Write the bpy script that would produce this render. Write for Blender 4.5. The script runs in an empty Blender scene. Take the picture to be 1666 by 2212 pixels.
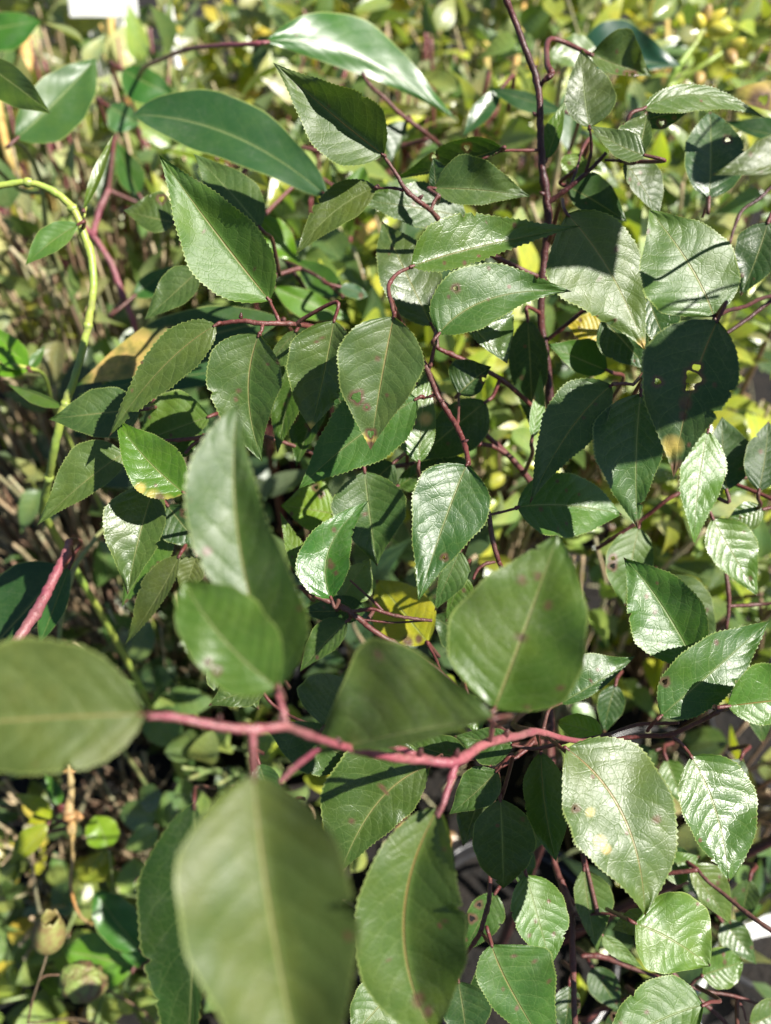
import bpy, math, random
import numpy as np
from mathutils import Vector
R = random.Random(11)
NR = np.random.RandomState(5)
sc = bpy.context.scene
COL = sc.collection

# ------------------------------------------------------------------ camera
CAM = np.array([0.0, 0.0, 1.05])
PITCH = math.radians(50)
VF = math.radians(60)
FOC = 1106.25 / math.tan(VF / 2)
FW = np.array([0.0, math.cos(PITCH), -math.sin(PITCH)])
UP = np.array([0.0, math.sin(PITCH), math.cos(PITCH)])
RT = np.array([1.0, 0.0, 0.0])
cd = bpy.data.cameras.new('camera')
cam = bpy.data.objects.new('camera', cd)
COL.objects.link(cam)
cam.location = CAM
cam.rotation_euler = (math.radians(90) - PITCH, 0, 0)
cd.sensor_fit = 'VERTICAL'
cd.sensor_height = 36
cd.angle = VF
cd.lens = 18 / math.tan(VF / 2)
cd.clip_start = 0.01
cd.clip_end = 200
cd.dof.use_dof = True
cd.dof.focus_distance = 0.385
cd.dof.aperture_fstop = 7.0
sc.camera = cam

# ------------------------------------------------------------------ light
SUN = np.array([0.58, -0.16, 0.80]); SUN = SUN / np.linalg.norm(SUN)
sd = bpy.data.lights.new('sun', 'SUN')
sd.energy = 5.0
sd.angle = math.radians(0.53)
sd.color = (1.0, 0.955, 0.88)
so = bpy.data.objects.new('sun', sd)
COL.objects.link(so)
so.rotation_euler = Vector(SUN).to_track_quat('Z', 'Y').to_euler()
w = bpy.data.worlds.new('World'); sc.world = w
w.use_nodes = True
wn = w.node_tree
sky = wn.nodes.new('ShaderNodeTexSky')
sky.sky_type = 'NISHITA'
sky.sun_disc = False
sky.sun_elevation = math.asin(SUN[2])
sky.sun_rotation = math.atan2(SUN[0], SUN[1])
sky.dust_density = 0.3
sky.air_density = 0.8
wn.links.new(sky.outputs[0], wn.nodes['Background'].inputs[0])
wn.nodes['Background'].inputs[1].default_value = 0.05
sc.view_settings.view_transform = 'Standard'
sc.view_settings.look = 'None'
sc.view_settings.exposure = 1.02
sc.view_settings.gamma = 1
sc.cycles.max_bounces = 8
sc.cycles.transparent_max_bounces = 4
sc.cycles.use_denoising = True

# ------------------------------------------------------------------ helpers
def P(x, y, d):
    """a direction through the lens and a distance give a place in the garden"""
    return CAM + d * (FW + RT * ((x - 833.0) / FOC) + UP * ((1106.25 - y) / FOC))

def depth_of(p):
    return float(np.dot(np.asarray(p) - CAM, FW))

def pix_of(p):
    q = np.asarray(p) - CAM
    d = q @ FW
    return 833 + (q @ RT) / d * FOC, 1106.25 - (q @ UP) / d * FOC, d

def N(nt, kind, **kw):
    n = nt.nodes.new(kind)
    for k, v in kw.items():
        setattr(n, k, v)
    return n

class NB:
    """small node builder"""
    def __init__(s, name):
        s.m = bpy.data.materials.new(name); s.m.use_nodes = True
        s.nt = s.m.node_tree
        for n in list(s.nt.nodes): s.nt.nodes.remove(n)
        s.out = s.nt.nodes.new('ShaderNodeOutputMaterial')
    def put(s, sock, v):
        if isinstance(v, bpy.types.NodeSocket): s.nt.links.new(v, sock)
        elif v is not None: sock.default_value = v
    def math(s, op, a, b=None, c=None, clamp=False):
        n = s.nt.nodes.new('ShaderNodeMath'); n.operation = op; n.use_clamp = clamp
        s.put(n.inputs[0], a)
        if b is not None: s.put(n.inputs[1], b)
        if c is not None: s.put(n.inputs[2], c)
        return n.outputs[0]
    def step(s, v, lo, hi, o0=0.0, o1=1.0):
        n = s.nt.nodes.new('ShaderNodeMapRange'); n.interpolation_type = 'SMOOTHSTEP'
        s.put(n.inputs[0], v); s.put(n.inputs[1], lo); s.put(n.inputs[2], hi)
        s.put(n.inputs[3], o0); s.put(n.inputs[4], o1)
        return n.outputs[0]
    def mix(s, f, a, b, mode='MIX'):
        n = s.nt.nodes.new('ShaderNodeMix'); n.data_type = 'RGBA'; n.blend_type = mode
        s.put(n.inputs[0], f); s.put(n.inputs[6], a); s.put(n.inputs[7], b)
        return n.outputs[2]
    def noise(s, vec, scale, detail=3, rough=0.5):
        n = s.nt.nodes.new('ShaderNodeTexNoise')
        if vec is not None: s.put(n.inputs['Vector'], vec)
        n.inputs['Scale'].default_value = scale; n.inputs['Detail'].default_value = detail
        n.inputs['Roughness'].default_value = rough
        return n.outputs[0]
    def voro(s, vec, scale, feat='DISTANCE_TO_EDGE'):
        n = s.nt.nodes.new('ShaderNodeTexVoronoi'); n.feature = feat
        s.put(n.inputs['Vector'], vec); n.inputs['Scale'].default_value = scale
        return n.outputs[0]
    def bump(s, h, strength, dist):
        n = s.nt.nodes.new('ShaderNodeBump'); s.put(n.inputs['Height'], h)
        n.inputs['Strength'].default_value = strength; n.inputs['Distance'].default_value = dist
        return n.outputs[0]
    def prin(s, col, rough, bump=None, spec=0.5, coat=0.0, coat_rough=0.3):
        n = s.nt.nodes.new('ShaderNodeBsdfPrincipled')
        s.put(n.inputs['Base Color'], col); s.put(n.inputs['Roughness'], rough)
        s.put(n.inputs['Specular IOR Level'], spec)
        s.put(n.inputs['Coat Weight'], coat); s.put(n.inputs['Coat Roughness'], coat_rough)
        if bump is not None: s.put(n.inputs['Normal'], bump); s.put(n.inputs['Coat Normal'], bump)
        return n.outputs[0]
    def attr(s, name, what='Fac'):
        n = s.nt.nodes.new('ShaderNodeAttribute'); n.attribute_name = name
        return n.outputs[what]

def rgb(r, g, b): return (r, g, b, 1.0)

TINT = (3.4, 3.6, 1.1)
DEEP = (.56, .66, .34)
def leaf_material(name, nveins, vein_amt, rough, trans, spots=True, pillow=1.0, spec=0.5, edge=0.5, fine=1.0):
    b = NB(name)
    uv = b.nt.nodes.new('ShaderNodeUVMap').outputs[0]
    sep = b.nt.nodes.new('ShaderNodeSeparateXYZ'); b.put(sep.inputs[0], uv)
    u, vv = sep.outputs[0], sep.outputs[1]
    v = b.math('MULTIPLY_ADD', vv, 2.0, -1.0)
    av = b.math('ABSOLUTE', v)
    side = b.math('SIGN', v)
    geo = b.nt.nodes.new('ShaderNodeNewGeometry')
    tc = b.nt.nodes.new('ShaderNodeTexCoord')
    ob = tc.outputs['Object']
    # side veins arching towards the tip
    lift = b.math('MULTIPLY', b.math('POWER', av, 1.35), 0.20)
    wob = b.math('MULTIPLY', b.math('SUBTRACT', b.noise(ob, 60, 2), 0.5), 0.05)
    s_ = b.math('ADD', b.math('SUBTRACT', u, lift), b.math('MULTIPLY', side, 0.027))
    s_ = b.math('ADD', s_, wob)
    t = b.math('MULTIPLY', s_, float(nveins))
    fr = b.math('ABSOLUTE', b.math('SUBTRACT', b.math('FRACT', t), 0.5))      # .5 on the vein, 0 between
    vein = b.step(fr, 0.472, 0.498)
    vein = b.math('MULTIPLY', vein, b.step(av, 0.93, 0.55, 0.0, 1.0))
    mid = b.step(av, 0.030, 0.008)
    midw = b.step(av, 0.10, 0.02)
    cell = b.voro(ob, 420.0)
    net = b.step(cell, 0.12, 0.0)
    cell2 = b.voro(ob, 170.0)
    net2 = b.step(cell2, 0.06, 0.0)
    lc = b.mix(1.0, b.attr('lc', 'Color'), rgb(*DEEP), 'MULTIPLY')
    blot = b.step(b.noise(ob, 45, 4, 0.6), 0.35, 0.7)
    col = b.mix(b.math('MULTIPLY', blot, 0.55), lc, b.mix(1.0, lc, rgb(1.75, 1.30, 1.0), 'MULTIPLY'))
    fin = b.noise(ob, 900, 2)
    col = b.mix(0.35, col, b.mix(1.0, col, b.mix(fin, rgb(.45, .5, .5), rgb(1.5, 1.5, 1.4)), 'MULTIPLY'))
    veincol = b.mix(0.55, lc, rgb(0.26, 0.33, 0.11))
    col = b.mix(b.math('MULTIPLY', net2, 0.20 * vein_amt), col, veincol)
    col = b.mix(b.math('MULTIPLY', net, 0.12 * vein_amt), col, veincol)
    col = b.mix(b.math('MULTIPLY', vein, 0.62 * vein_amt), col, veincol)
    mr = b.attr('rib')
    midcol = b.mix(mr, rgb(0.23, 0.28, 0.11), rgb(0.36, 0.12, 0.04))
    col = b.mix(b.math('MULTIPLY', midw, 0.25), col, veincol)
    col = b.mix(b.math('MULTIPLY', mid, 0.62), col, midcol)
    rim = b.math('MULTIPLY', b.step(av, 0.955, 0.995), edge)
    col = b.mix(rim, col, rgb(0.30, 0.36, 0.10))
    if spots:
        yel = b.attr('yel'); sp = b.attr('spot')
        spn = b.math('MULTIPLY', sp, b.step(b.noise(ob, 260, 3), 0.25, 0.55, 0.6, 1.0))
        col = b.mix(b.math('MULTIPLY', yel, b.step(b.noise(ob, 110, 3), .3, .6, .35, .95)), col, b.mix(b.noise(ob, 70, 3), rgb(0.46, 0.44, 0.05), rgb(0.55, 0.27, 0.16)))
        col = b.mix(spn, col, b.mix(b.noise(ob, 300, 2), rgb(0.035, 0.02, 0.012), rgb(0.17, 0.095, 0.05)))
        # a few random freckles
        fv = b.nt.nodes.new('ShaderNodeTexVoronoi'); fv.feature = 'F1'
        b.put(fv.inputs['Vector'], ob); fv.inputs['Scale'].default_value = 95
        rnd = b.nt.nodes.new('ShaderNodeSeparateColor'); b.put(rnd.inputs[0], fv.outputs['Color'])
        fk = b.math('MULTIPLY', b.step(fv.outputs['Distance'], 0.12, 0.06), b.math('GREATER_THAN', rnd.outputs[0], 0.86))
        col = b.mix(b.math('MULTIPLY', fk, 0.8), col, rgb(0.13, 0.055, 0.03))
    # dust and dried water marks
    du = b.math('MULTIPLY', b.step(b.noise(ob, 33, 5, .7), .48, .72), b.step(b.noise(ob, 700, 3), .35, .75, .25, 1.0))
    col = b.mix(b.math('MULTIPLY', du, .16), col, rgb(.30, .31, .25))
    oi = b.nt.nodes.new('ShaderNodeObjectInfo').outputs['Random']
    # pale underside
    under = b.mix(0.5, col, rgb(0.20, 0.25, 0.13))
    colf = b.mix(geo.outputs['Backfacing'], col, under)
    pil = b.math('MULTIPLY', b.math('SUBTRACT', 0.5, fr), 1.0)
    h = b.math('MULTIPLY_ADD', b.math('MULTIPLY', b.math('SINE', b.math('MULTIPLY', b.math('SUBTRACT', 0.5, fr), 3.14159)), b.step(av, 1.0, 0.7)), 0.9 * pillow, b.math('MULTIPLY', net2, -0.05 * fine))
    h = b.math('ADD', h, b.math('MULTIPLY', net, -0.035 * fine))
    h = b.math('ADD', h, b.math('MULTIPLY', mid, -0.35))
    h = b.math('ADD', h, b.math('MULTIPLY', b.noise(ob, 60, 3), .8 * pillow))
    h = b.math('ADD', h, b.math('MULTIPLY', b.noise(ob, 1300, 2), 0.055 * fine))
    nb = b.bump(h, 0.75, 0.0011)
    rg = b.math('MULTIPLY_ADD', b.noise(ob, 120, 3), 0.22, rough - 0.11)
    rg = b.math('ADD', rg, b.math('MULTIPLY_ADD', oi, .16, -.07))
    rg = b.math('ADD', rg, b.math('MULTIPLY', du, .12))
    rg = b.math('ADD', rg, b.math('MULTIPLY', geo.outputs['Backfacing'], 0.15))
    pr = b.prin(colf, rg, nb, spec=spec)
    tr = b.nt.nodes.new('ShaderNodeBsdfTranslucent')
    tcol = b.mix(1.0, col, rgb(*TINT), 'MULTIPLY')
    b.put(tr.inputs[0], tcol); b.put(tr.inputs[1], nb)
    mx = b.nt.nodes.new('ShaderNodeMixShader'); b.put(mx.inputs[0], trans)
    b.put(mx.inputs[1], pr); b.put(mx.inputs[2], tr.outputs[0])
    b.put(b.out.inputs[0], mx.outputs[0])
    return b.m

def stem_material(name, c1, c2, c3, rough=0.45, scale=140, spec=0.5):
    b = NB(name)
    tc = b.nt.nodes.new('ShaderNodeTexCoord'); ob = tc.outputs['Object']
    n1 = b.step(b.noise(ob, scale * .35, 4, .6), .3, .7)
    n2 = b.step(b.noise(ob, scale * 2.5, 4, .7), .5, .68)
    col = b.mix(n1, c1, c2); col = b.mix(b.math('MULTIPLY', n2, .75), col, c3)
    col = b.mix(b.step(b.noise(ob, 22, 3), .42, .62, 0, .55), col, b.mix(1.0, col, rgb(.55, .95, .85), 'MULTIPLY'))
    len_ = b.voro(ob, 420, 'F1')
    col = b.mix(b.math('MULTIPLY', b.step(len_, .25, .1), .35), col, rgb(.30, .18, .13))
    h = b.math('ADD', b.noise(ob, scale * 3, 4, .7), b.math('MULTIPLY', b.noise(ob, scale * .6, 2), 1.5))
    b.put(b.out.inputs[0], b.prin(col, rough, b.bump(h, .7, .0008), spec=spec))
    return b.m

def plain_material(name, c1, c2, rough=.5, scale=30, bump=.4, dist=.002, spec=.5):
    b = NB(name)
    tc = b.nt.nodes.new('ShaderNodeTexCoord'); ob = tc.outputs['Object']
    n1 = b.step(b.noise(ob, scale, 5, .6), .3, .7)
    col = b.mix(n1, c1, c2)
    b.put(b.out.inputs[0], b.prin(col, rough, b.bump(b.noise(ob, scale * 4, 4), bump, dist), spec=spec))
    return b.m

M_LEAF = leaf_material('serrated_leaf', 8.5, 0.60, 0.42, 0.13, True, 0.19, 0.52)
M_SMOOTH = leaf_material('smooth_leaf', 9.0, 0.25, 0.36, 0.12, True, 0.07, 0.5, 0.8, 0.3)
DEEP = (1.10, 1.06, .86); TINT = (2.1, 2.25, .75)
M_FOL = leaf_material('background_leaf', 6.0, 0.4, 0.33, 0.25, False, 0.2, 0.8, 0.15, 0.2)
M_RED = stem_material('red_twig', rgb(.115, .024, .022), rgb(.17, .062, .050), rgb(.06, .026, .022), .45)
M_DARK = stem_material('dark_red_bark', rgb(.060, .017, .018), rgb(.11, .034, .030), rgb(.04, .018, .016), .4)
M_PINK = stem_material('pink_stem', rgb(.26, .052, .078), rgb(.34, .12, .12), rgb(.14, .042, .042), .36)
M_BROWN = stem_material('brown_twig', rgb(.15, .085, .05), rgb(.25, .15, .09), rgb(.09, .05, .03), .7)
M_TAN = stem_material('dry_stem', rgb(.42, .30, .17), rgb(.52, .40, .25), rgb(.28, .18, .10), .65)
M_CANE = stem_material('bamboo', rgb(.62, .36, .10), rgb(.68, .44, .17), rgb(.45, .26, .09), .45, 40)
M_VINE = stem_material('green_vine_stem', rgb(.33, .40, .06), rgb(.40, .42, .09), rgb(.28, .30, .10), .38, 60)
M_GSTEM = stem_material('green_stem', rgb(.22, .27, .09), rgb(.30, .30, .12), rgb(.25, .15, .08), .5, 80)

# ------------------------------------------------------------------ mesh / object helpers
def mesh_obj(name, V, F, mats, parent=None, origin=None, pl=None, smooth=True):
    V = np.asarray(V, dtype=float)
    if origin is None: origin = V.mean(axis=0)
    origin = np.asarray(origin, float)
    me = bpy.data.meshes.new(name)
    me.from_pydata((V - origin).tolist(), [], F)
    if smooth: me.polygons.foreach_set('use_smooth', [True] * len(me.polygons))
    for m in (mats if isinstance(mats, (list, tuple)) else [mats]): me.materials.append(m)
    o = bpy.data.objects.new(name, me)
    COL.objects.link(o)
    o['_w'] = origin.tolist()
    place(o, origin, parent)
    return o

WORLDPOS = {}
def place(o, wpos, parent):
    WORLDPOS[o] = np.asarray(wpos, float)
    if '_w' in o: del o['_w']
    if parent is not None:
        o.parent = parent
        o.location = (WORLDPOS[o] - WORLDPOS[parent]).tolist()
    else:
        o.location = WORLDPOS[o].tolist()

def thing(name, label, cat, loc, group=None):
    o = bpy.data.objects.new(name, None); COL.objects.link(o)
    o.empty_display_size = .02
    place(o, loc, None)
    tag(o, label, cat, group)
    return o

def tag(o, label=None, cat=None, group=None, kind=None):
    if label: o['label'] = label
    if cat: o['category'] = cat
    if group: o['group'] = group
    if kind: o['kind'] = kind
    return o

def catmull(pts, n):
    pts = np.asarray(pts, float)
    if len(pts) == 2:
        t = np.linspace(0, 1, n * 2)[:, None]
        return pts[0] * (1 - t) + pts[1] * t
    e = np.vstack([2 * pts[0] - pts[1], pts, 2 * pts[-1] - pts[-2]])
    out = []
    for i in range(1, len(e) - 2):
        p0, p1, p2, p3 = e[i - 1], e[i], e[i + 1], e[i + 2]
        for k in range(n):
            t = k / n
            out.append(.5 * ((2 * p1) + (-p0 + p2) * t + (2 * p0 - 5 * p1 + 4 * p2 - p3) * t * t + (-p0 + 3 * p1 - 3 * p2 + p3) * t ** 3))
    out.append(e[-2])
    return np.array(out)

def tube(path, rad, seg=10, V=None, F=None, knob=0.0, cap=True):
    """path Nx3, rad N; appends to V, F lists"""
    if V is None: V, F = [], []
    path = np.asarray(path); n = len(path)
    rad = np.asarray(rad, float) * np.ones(n)
    T = np.gradient(path, axis=0); T /= (np.linalg.norm(T, axis=1)[:, None] + 1e-12)
    a = np.array([0.3, 0.2, 1.0]) if abs(T[0][2]) < .9 else np.array([1.0, 0, 0])
    s = np.cross(T[0], a); s /= np.linalg.norm(s)
    base = len(V)
    for i in range(n):
        s = s - T[i] * (s @ T[i]); s /= np.linalg.norm(s) + 1e-12
        t2 = np.cross(T[i], s)
        for k in range(seg):
            an = 2 * math.pi * k / seg
            V.append(path[i] + (s * math.cos(an) + t2 * math.sin(an)) * rad[i])
    for i in range(n - 1):
        for k in range(seg):
            k2 = (k + 1) % seg
            F.append((base + i * seg + k, base + i * seg + k2, base + (i + 1) * seg + k2, base + (i + 1) * seg + k))
    if cap:
        F.append(tuple(base + k for k in range(seg))[::-1])
        F.append(tuple(base + (n - 1) * seg + k for k in range(seg)))
    return V, F

# a stem given by points (x, y, distance, radius)
def stem_path(pts, n=8, jitter=.0):
    W = np.array([np.append(P(x, y, d), r * .74 * d / FOC) for x, y, d, r in pts])
    c = catmull(W, n)
    path, rad = c[:, :3], np.maximum(c[:, 3], 2e-4)
    k = len(path)
    wob = NR.normal(0, 1, (k, 3)) * rad[:, None] * .06
    rad = rad * (1 + .03 * NR.normal(0, 1, k))
    for i in range(6, k - 3, 19):                      # nodes / bud scars
        rad[i] *= 1.25; rad[i + 1] *= 1.12; rad[i - 1] *= 1.08
    return path + wob, rad

def stem(name, runs, mat, parent=None, origin=None):
    V, F = [], []
    allp = []
    for pts in runs:
        path, rad = stem_path(pts)
        tube(path, rad, 10, V, F)
        allp.append(path)
    V = np.array(V)
    o = mesh_obj(name, V, F, mat, parent, allp[0][0] if origin is None else origin)
    return o, np.vstack(allp)

PROF = {
    'ovate': ([0, .02, .06, .12, .2, .3, .4, .5, .6, .7, .8, .88, .94, 1], [0, .24, .50, .73, .92, 1.0, .98, .89, .74, .56, .36, .21, .10, 0]),
    'round': ([0, .02, .06, .12, .2, .3, .4, .5, .6, .7, .8, .88, .94, 1], [0, .24, .52, .75, .91, .99, 1.0, .985, .93, .83, .66, .46, .28, 0]),
    'lance': ([0, .02, .06, .12, .2, .3, .4, .5, .6, .7, .8, .88, .94, 1], [0, .12, .30, .52, .74, .92, 1.0, .98, .87, .70, .48, .28, .14, 0]),
    'tri':   ([0, .02, .06, .12, .2, .3, .4, .5, .6, .7, .8, .88, .94, 1], [0, .07, .18, .32, .5, .72, .9, 1.0, .9, .66, .4, .22, .1, 0]),
    'blunt': ([0, .02, .06, .12, .2, .3, .4, .5, .6, .7, .8, .88, .94, 1], [0, .23, .48, .70, .89, .98, 1.0, .98, .90, .76, .55, .36, .19, 0]),
    'end':   ([0, .02, .06, .12, .2, .3, .4, .5, .6, .7, .8, .88, .94, 1], [0, .2, .38, .52, .68, .84, .94, .99, 1.0, .93, .76, .55, .34, 0]),
    'club':  ([0, .02, .06, .12, .2, .3, .4, .5, .6, .7, .8, .88, .94, 1], [0, .08, .13, .18, .27, .45, .70, .90, 1.0, .99, .86, .62, .36, 0]),
    'near':  ([0, .02, .06, .12, .2, .3, .4, .5, .6, .7, .8, .88, .94, 1], [0, .38, .72, .93, 1.0, .97, .88, .76, .63, .49, .34, .21, .11, 0]),
}
GREEN = (0.060, 0.125, 0.030)

def leaf(B, T, E1, E2, D, s=(0.1, 0.15), fold=.35, M=None, prof='ovate', col=GREEN, bend=.12, teeth=1.0, mat=None,
         holes=(), spots=(), yel=(), rib=.25, parent=None, pet=None, back=False, seed=None, nu=108, nv=10, label=None,
         name='leaf', wave=.06, petr=4.2, side_fold=None, gl=None, petmat=None, curl=0.0):
    """one leaf: base, tip and widest edge points as directions, D the distance of its base; s the slope of its face"""
    rr = random.Random(seed if seed is not None else int(B[0] * 7 + B[1] * 13 + T[0]))
    rh = rr.random() < .16 and mat is None and not holes
    if holes or rh: nv = 22; nu = 150
    B = np.array(B, float); T = np.array(T, float)
    E1 = np.array(E1, float); E2 = np.array(E2, float)
    if M is None:
        Mv = (B + T) / 2 + np.array([-(T - B)[1], (T - B)[0]]) * rr.uniform(-.03, .03)
    else: Mv = np.array(M, float)
    C = 2 * Mv - .5 * B - .5 * T
    U = np.linspace(0, 1, nu)
    mid = ((1 - U) ** 2)[:, None] * B + (2 * U * (1 - U))[:, None] * C + (U ** 2)[:, None] * T
    tan = np.gradient(mid, axis=0); tan /= np.linalg.norm(tan, axis=1)[:, None]
    nor = np.stack([-tan[:, 1], tan[:, 0]], 1)
    L = np.linalg.norm(T - B)
    W = {}
    for E in (E1, E2):
        dd = E - mid
        i = int(np.argmin((dd ** 2).sum(1)))
        sg = 1 if (dd[i] @ nor[i]) > 0 else -1
        xs, ys = PROF[prof if isinstance(prof, str) else prof[0 if E is E1 else 1]]
        pv = max(.35, np.interp(U[i], xs, ys))
        W[sg] = (abs(dd[i] @ nor[i]) / max(pv, .94), E is E1)
    if 1 not in W: W[1] = (W[-1][0] * .3, False)
    if -1 not in W: W[-1] = (W[1][0] * .3, False)
    if gl:      # turn one half of the blade (or both) so that it mirrors the sun
        mp = P(Mv[0], Mv[1], D); vv_ = CAM - mp; vv_ = vv_ / np.linalg.norm(vv_)
        h = vv_ + SUN; H = np.array([h @ RT, h @ UP]) / (h @ -FW)
        if gl in (1, 2):
            E = E1 if gl == 1 else E2
            dd = E - mid; i = int(np.argmin((dd ** 2).sum(1))); e = dd[i] / np.linalg.norm(dd[i])
            s = (H[0] + fold * 1.5 * e[0], H[1] - fold * 1.5 * e[1])
        else:
            s = (H[0], H[1])
            fold = min(fold, .08)
        s = (s[0] * .85 - bend * .6 * (T - B)[0] / L, s[1] * .85 + bend * .6 * (T - B)[1] / L)
    nteeth = int(rr.uniform(30, 38))
    k = D / FOC
    hk = 1.0
    vs = np.linspace(-1, 1, 2 * nv + 1)
    vs = np.sign(vs) * np.abs(vs) ** .85
    ph = rr.uniform(0, 6)
    V = np.zeros((nu, len(vs), 3)); PX = np.zeros((nu, len(vs), 2))
    for sg in (1, -1):
        wmax = W[sg][0]
        pr = np.interp(U, *PROF[prof if isinstance(prof, str) else prof[0 if W[sg][1] else 1]])
        pr = pr ** rr.uniform(.9, 1.15)
        for _ in range(3): pr[1:-1] = (pr[:-2] + 2 * pr[1:-1] + pr[2:]) / 4
        saw = (U * nteeth + (.3 if sg > 0 else .0)) % 1.0
        # irregular little teeth, pointing to the tip
        amp = teeth * .030 * (0.7 + .6 * np.array([random.Random(int(x)).random() for x in (U * nteeth).astype(int) + (7 if sg > 0 else 0)]))
        tooth = amp * (saw ** 1.5) * 1.6 - amp * .5
        lump = 1 + .025 * np.sin(U * 9 + ph + sg) + .02 * np.sin(U * 23 + 2 * ph)
        wd = wmax * pr * lump
        we = wd + tooth * L * .28 * np.clip(pr * 3, 0, 1)
        if teeth > .5 and rr.random() < .45:
            for _ in range(rr.randint(1, 2)):
                u0 = rr.uniform(.25, .92); ws = rr.uniform(.006, .016)
                we = we - wmax * rr.uniform(.05, .16) * np.exp(-((U - u0) / ws) ** 2) * (pr > .25)
        ff = fold * 1.5 if side_fold is None else side_fold[0 if W[sg][1] else 1]
        for j, v in enumerate(vs):
            if (sg > 0 and v < 0) or (sg < 0 and v >= 0): continue
            a = abs(v)
            width = we * np.where(we < wd * .99, 1, 1) if a > .97 else np.minimum(wd * a, we * (.4 + .6 * a))
            sweep = tan * (a ** 1.5 * .10 * wd)[:, None]      # edges swept a little to the tip
            px = mid + nor * (sg * width)[:, None] + sweep * np.clip((1 - U) * 4, 0, 1)[:, None]
            dx = (px[:, 0] - B[0]); dy = (B[1] - px[:, 1])
            dep = s[0] * dx + s[1] * dy
            dep = dep - ff * (a ** 1.15) * wd - curl * (a ** 3) * wd
            dep = dep + bend * L * (U ** 2)
            dep = dep + wave * wmax * a * a * np.sin(U * 3.1 * math.pi + ph + sg * 1.3) + .018 * L * np.sin(U * 5 + ph)
            dep = dep + .030 * wmax * a ** 3 * np.sin(U * 21 + ph * 2 + sg) + .02 * wmax * np.sin(U * 13 + a * 4 + ph)
            d = D + k * dep
            V[:, j] = CAM + d[:, None] * (FW + RT * ((px[:, 0] - 833.0) / FOC)[:, None] + UP * ((1106.25 - px[:, 1]) / FOC)[:, None])
            PX[:, j] = px
    nc = len(vs)
    flatV = V.reshape(-1, 3).copy(); flatP = PX.reshape(-1, 2)
    if rr.random() < .35 and mat is None:
        spots = list(spots) + [(T[0], T[1], rr.uniform(5, 10))]
    if rr.random() < .5 and mat is None:
        for _ in range(rr.randint(1, 3)):
            i_, j_ = rr.randrange(nu // 5, nu * 4 // 5), rr.randrange(3, len(vs) - 3)
            spots = list(spots) + [(PX[i_, j_, 0], PX[i_, j_, 1], rr.uniform(2.5, 5.5))]
    if rh:
        holes = [(PX[i_, j_, 0], PX[i_, j_, 1], rr.uniform(3.5, 6.5)) for i_, j_ in [(rr.randrange(nu // 4, nu * 3 // 4), rr.choice([7, 10, 33, 37])) for _ in range(rr.randint(1, 2))]]
    inside = np.zeros(len(flatP), bool)
    spot = np.zeros(len(flatP)); yl = np.zeros(len(flatP))
    for hx, hy, hr in holes:
        c = np.array([hx, hy])
        ang = np.arctan2(flatP[:, 1] - hy, flatP[:, 0] - hx)
        rad = hr * (1 + .18 * np.sin(ang * 3 + hx) + .1 * np.sin(ang * 5))
        dist = np.linalg.norm(flatP - c, axis=1)
        ins = dist < rad
        inside |= ins
        spot = np.maximum(spot, np.clip(1.5 - (dist - rad) / (4.5 + hr * .25), 0, 1))
    for hx, hy, hr in spots:
        dist = np.linalg.norm((flatP - np.array([hx, hy])) * np.array([1.1, .85]), axis=1)
        spot = np.maximum(spot, np.clip(1.6 * (1.25 - dist / hr), 0, 1))
    for hx, hy, hr in yel:
        dist = np.linalg.norm(flatP - np.array([hx, hy]), axis=1)
        yl = np.maximum(yl, np.clip(1.4 * (1.15 - dist / hr), 0, 1))
    F = []
    for i in range(nu - 1):
        for j in range(nc - 1):
            q = (i * nc + j, i * nc + j + 1, (i + 1) * nc + j + 1, (i + 1) * nc + j)
            if inside[q[0]] and inside[q[1]] and inside[q[2]] and inside[q[3]]: continue
            F.append(q)
    # orientation: make the seen side the upper one unless back
    nrm = np.cross(V[nu // 2, nv + 2] - V[nu // 2, nv - 2], V[nu // 2 + 6, nv] - V[nu // 2 - 6, nv])
    facing = (nrm @ FW) < 0
    # polygon q winding normal = (j dir) x (i dir)
    if facing == back: F = [f[::-1] for f in F]
    for hx, hy, hr in holes:        # ease the remaining ring onto the edge of the hole
        for idx in np.where(inside)[0]:
            dv = flatP[idx] - np.array([hx, hy]); dl = np.linalg.norm(dv) + 1e-6
            an = math.atan2(dv[1], dv[0]); rad_ = hr * (1 + .18 * math.sin(an * 3 + hx) + .1 * math.sin(an * 5))
            if dl < rad_:
                q_ = np.array([hx, hy]) + dv / dl * rad_
                flatV[idx] = P(q_[0], q_[1], depth_of(flatV[idx]))
    uvs_u = np.repeat(U, nc); uvs_v = np.tile(vs * .5 + .5, nu)
    Vt = [tuple(x) for x in flatV]
    nblade = len(F)
    Vl = list(flatV)
    pbase = flatV[nv].copy()
    # petiole
    if pet is not None:
        r0 = petr * D / FOC
        p0 = V[3, nv]; p1 = V[0, nv]
        if isinstance(pet, str):
            dirv = (B - T) / L
            q1 = P(*(B + dirv * 16), D + .002); q2 = P(*(B + dirv * 34 + np.array([4, 3])), D + .018)
            ctrl = [p0, p1, q1, q2, q2 + np.array([0, .012, -.03])]
        else:
            e = np.asarray(pet, float)
            out = (p1 - V[6, nv]); out = out / (np.linalg.norm(out) + 1e-9)
            dist = np.linalg.norm(e - p1)
            ctrl = [p0, p1, p1 + out * dist * .35, e * .75 + (p1 + out * dist * .5) * .25, e]
        pc = catmull(np.array(ctrl), 5)
        rad = np.linspace(r0 * .75, r0 * 1.25, len(pc))
        tube(pc, rad, 8, Vl, F)
    Vl = np.array(Vl)
    o = mesh_obj(name, Vl, F, [mat or M_LEAF, petmat or M_RED], parent, pbase)
    me = o.data
    if len(F) > nblade:
        mi = np.zeros(len(F), np.int32); mi[nblade:] = 1
        me.polygons.foreach_set('material_index', mi)
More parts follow.
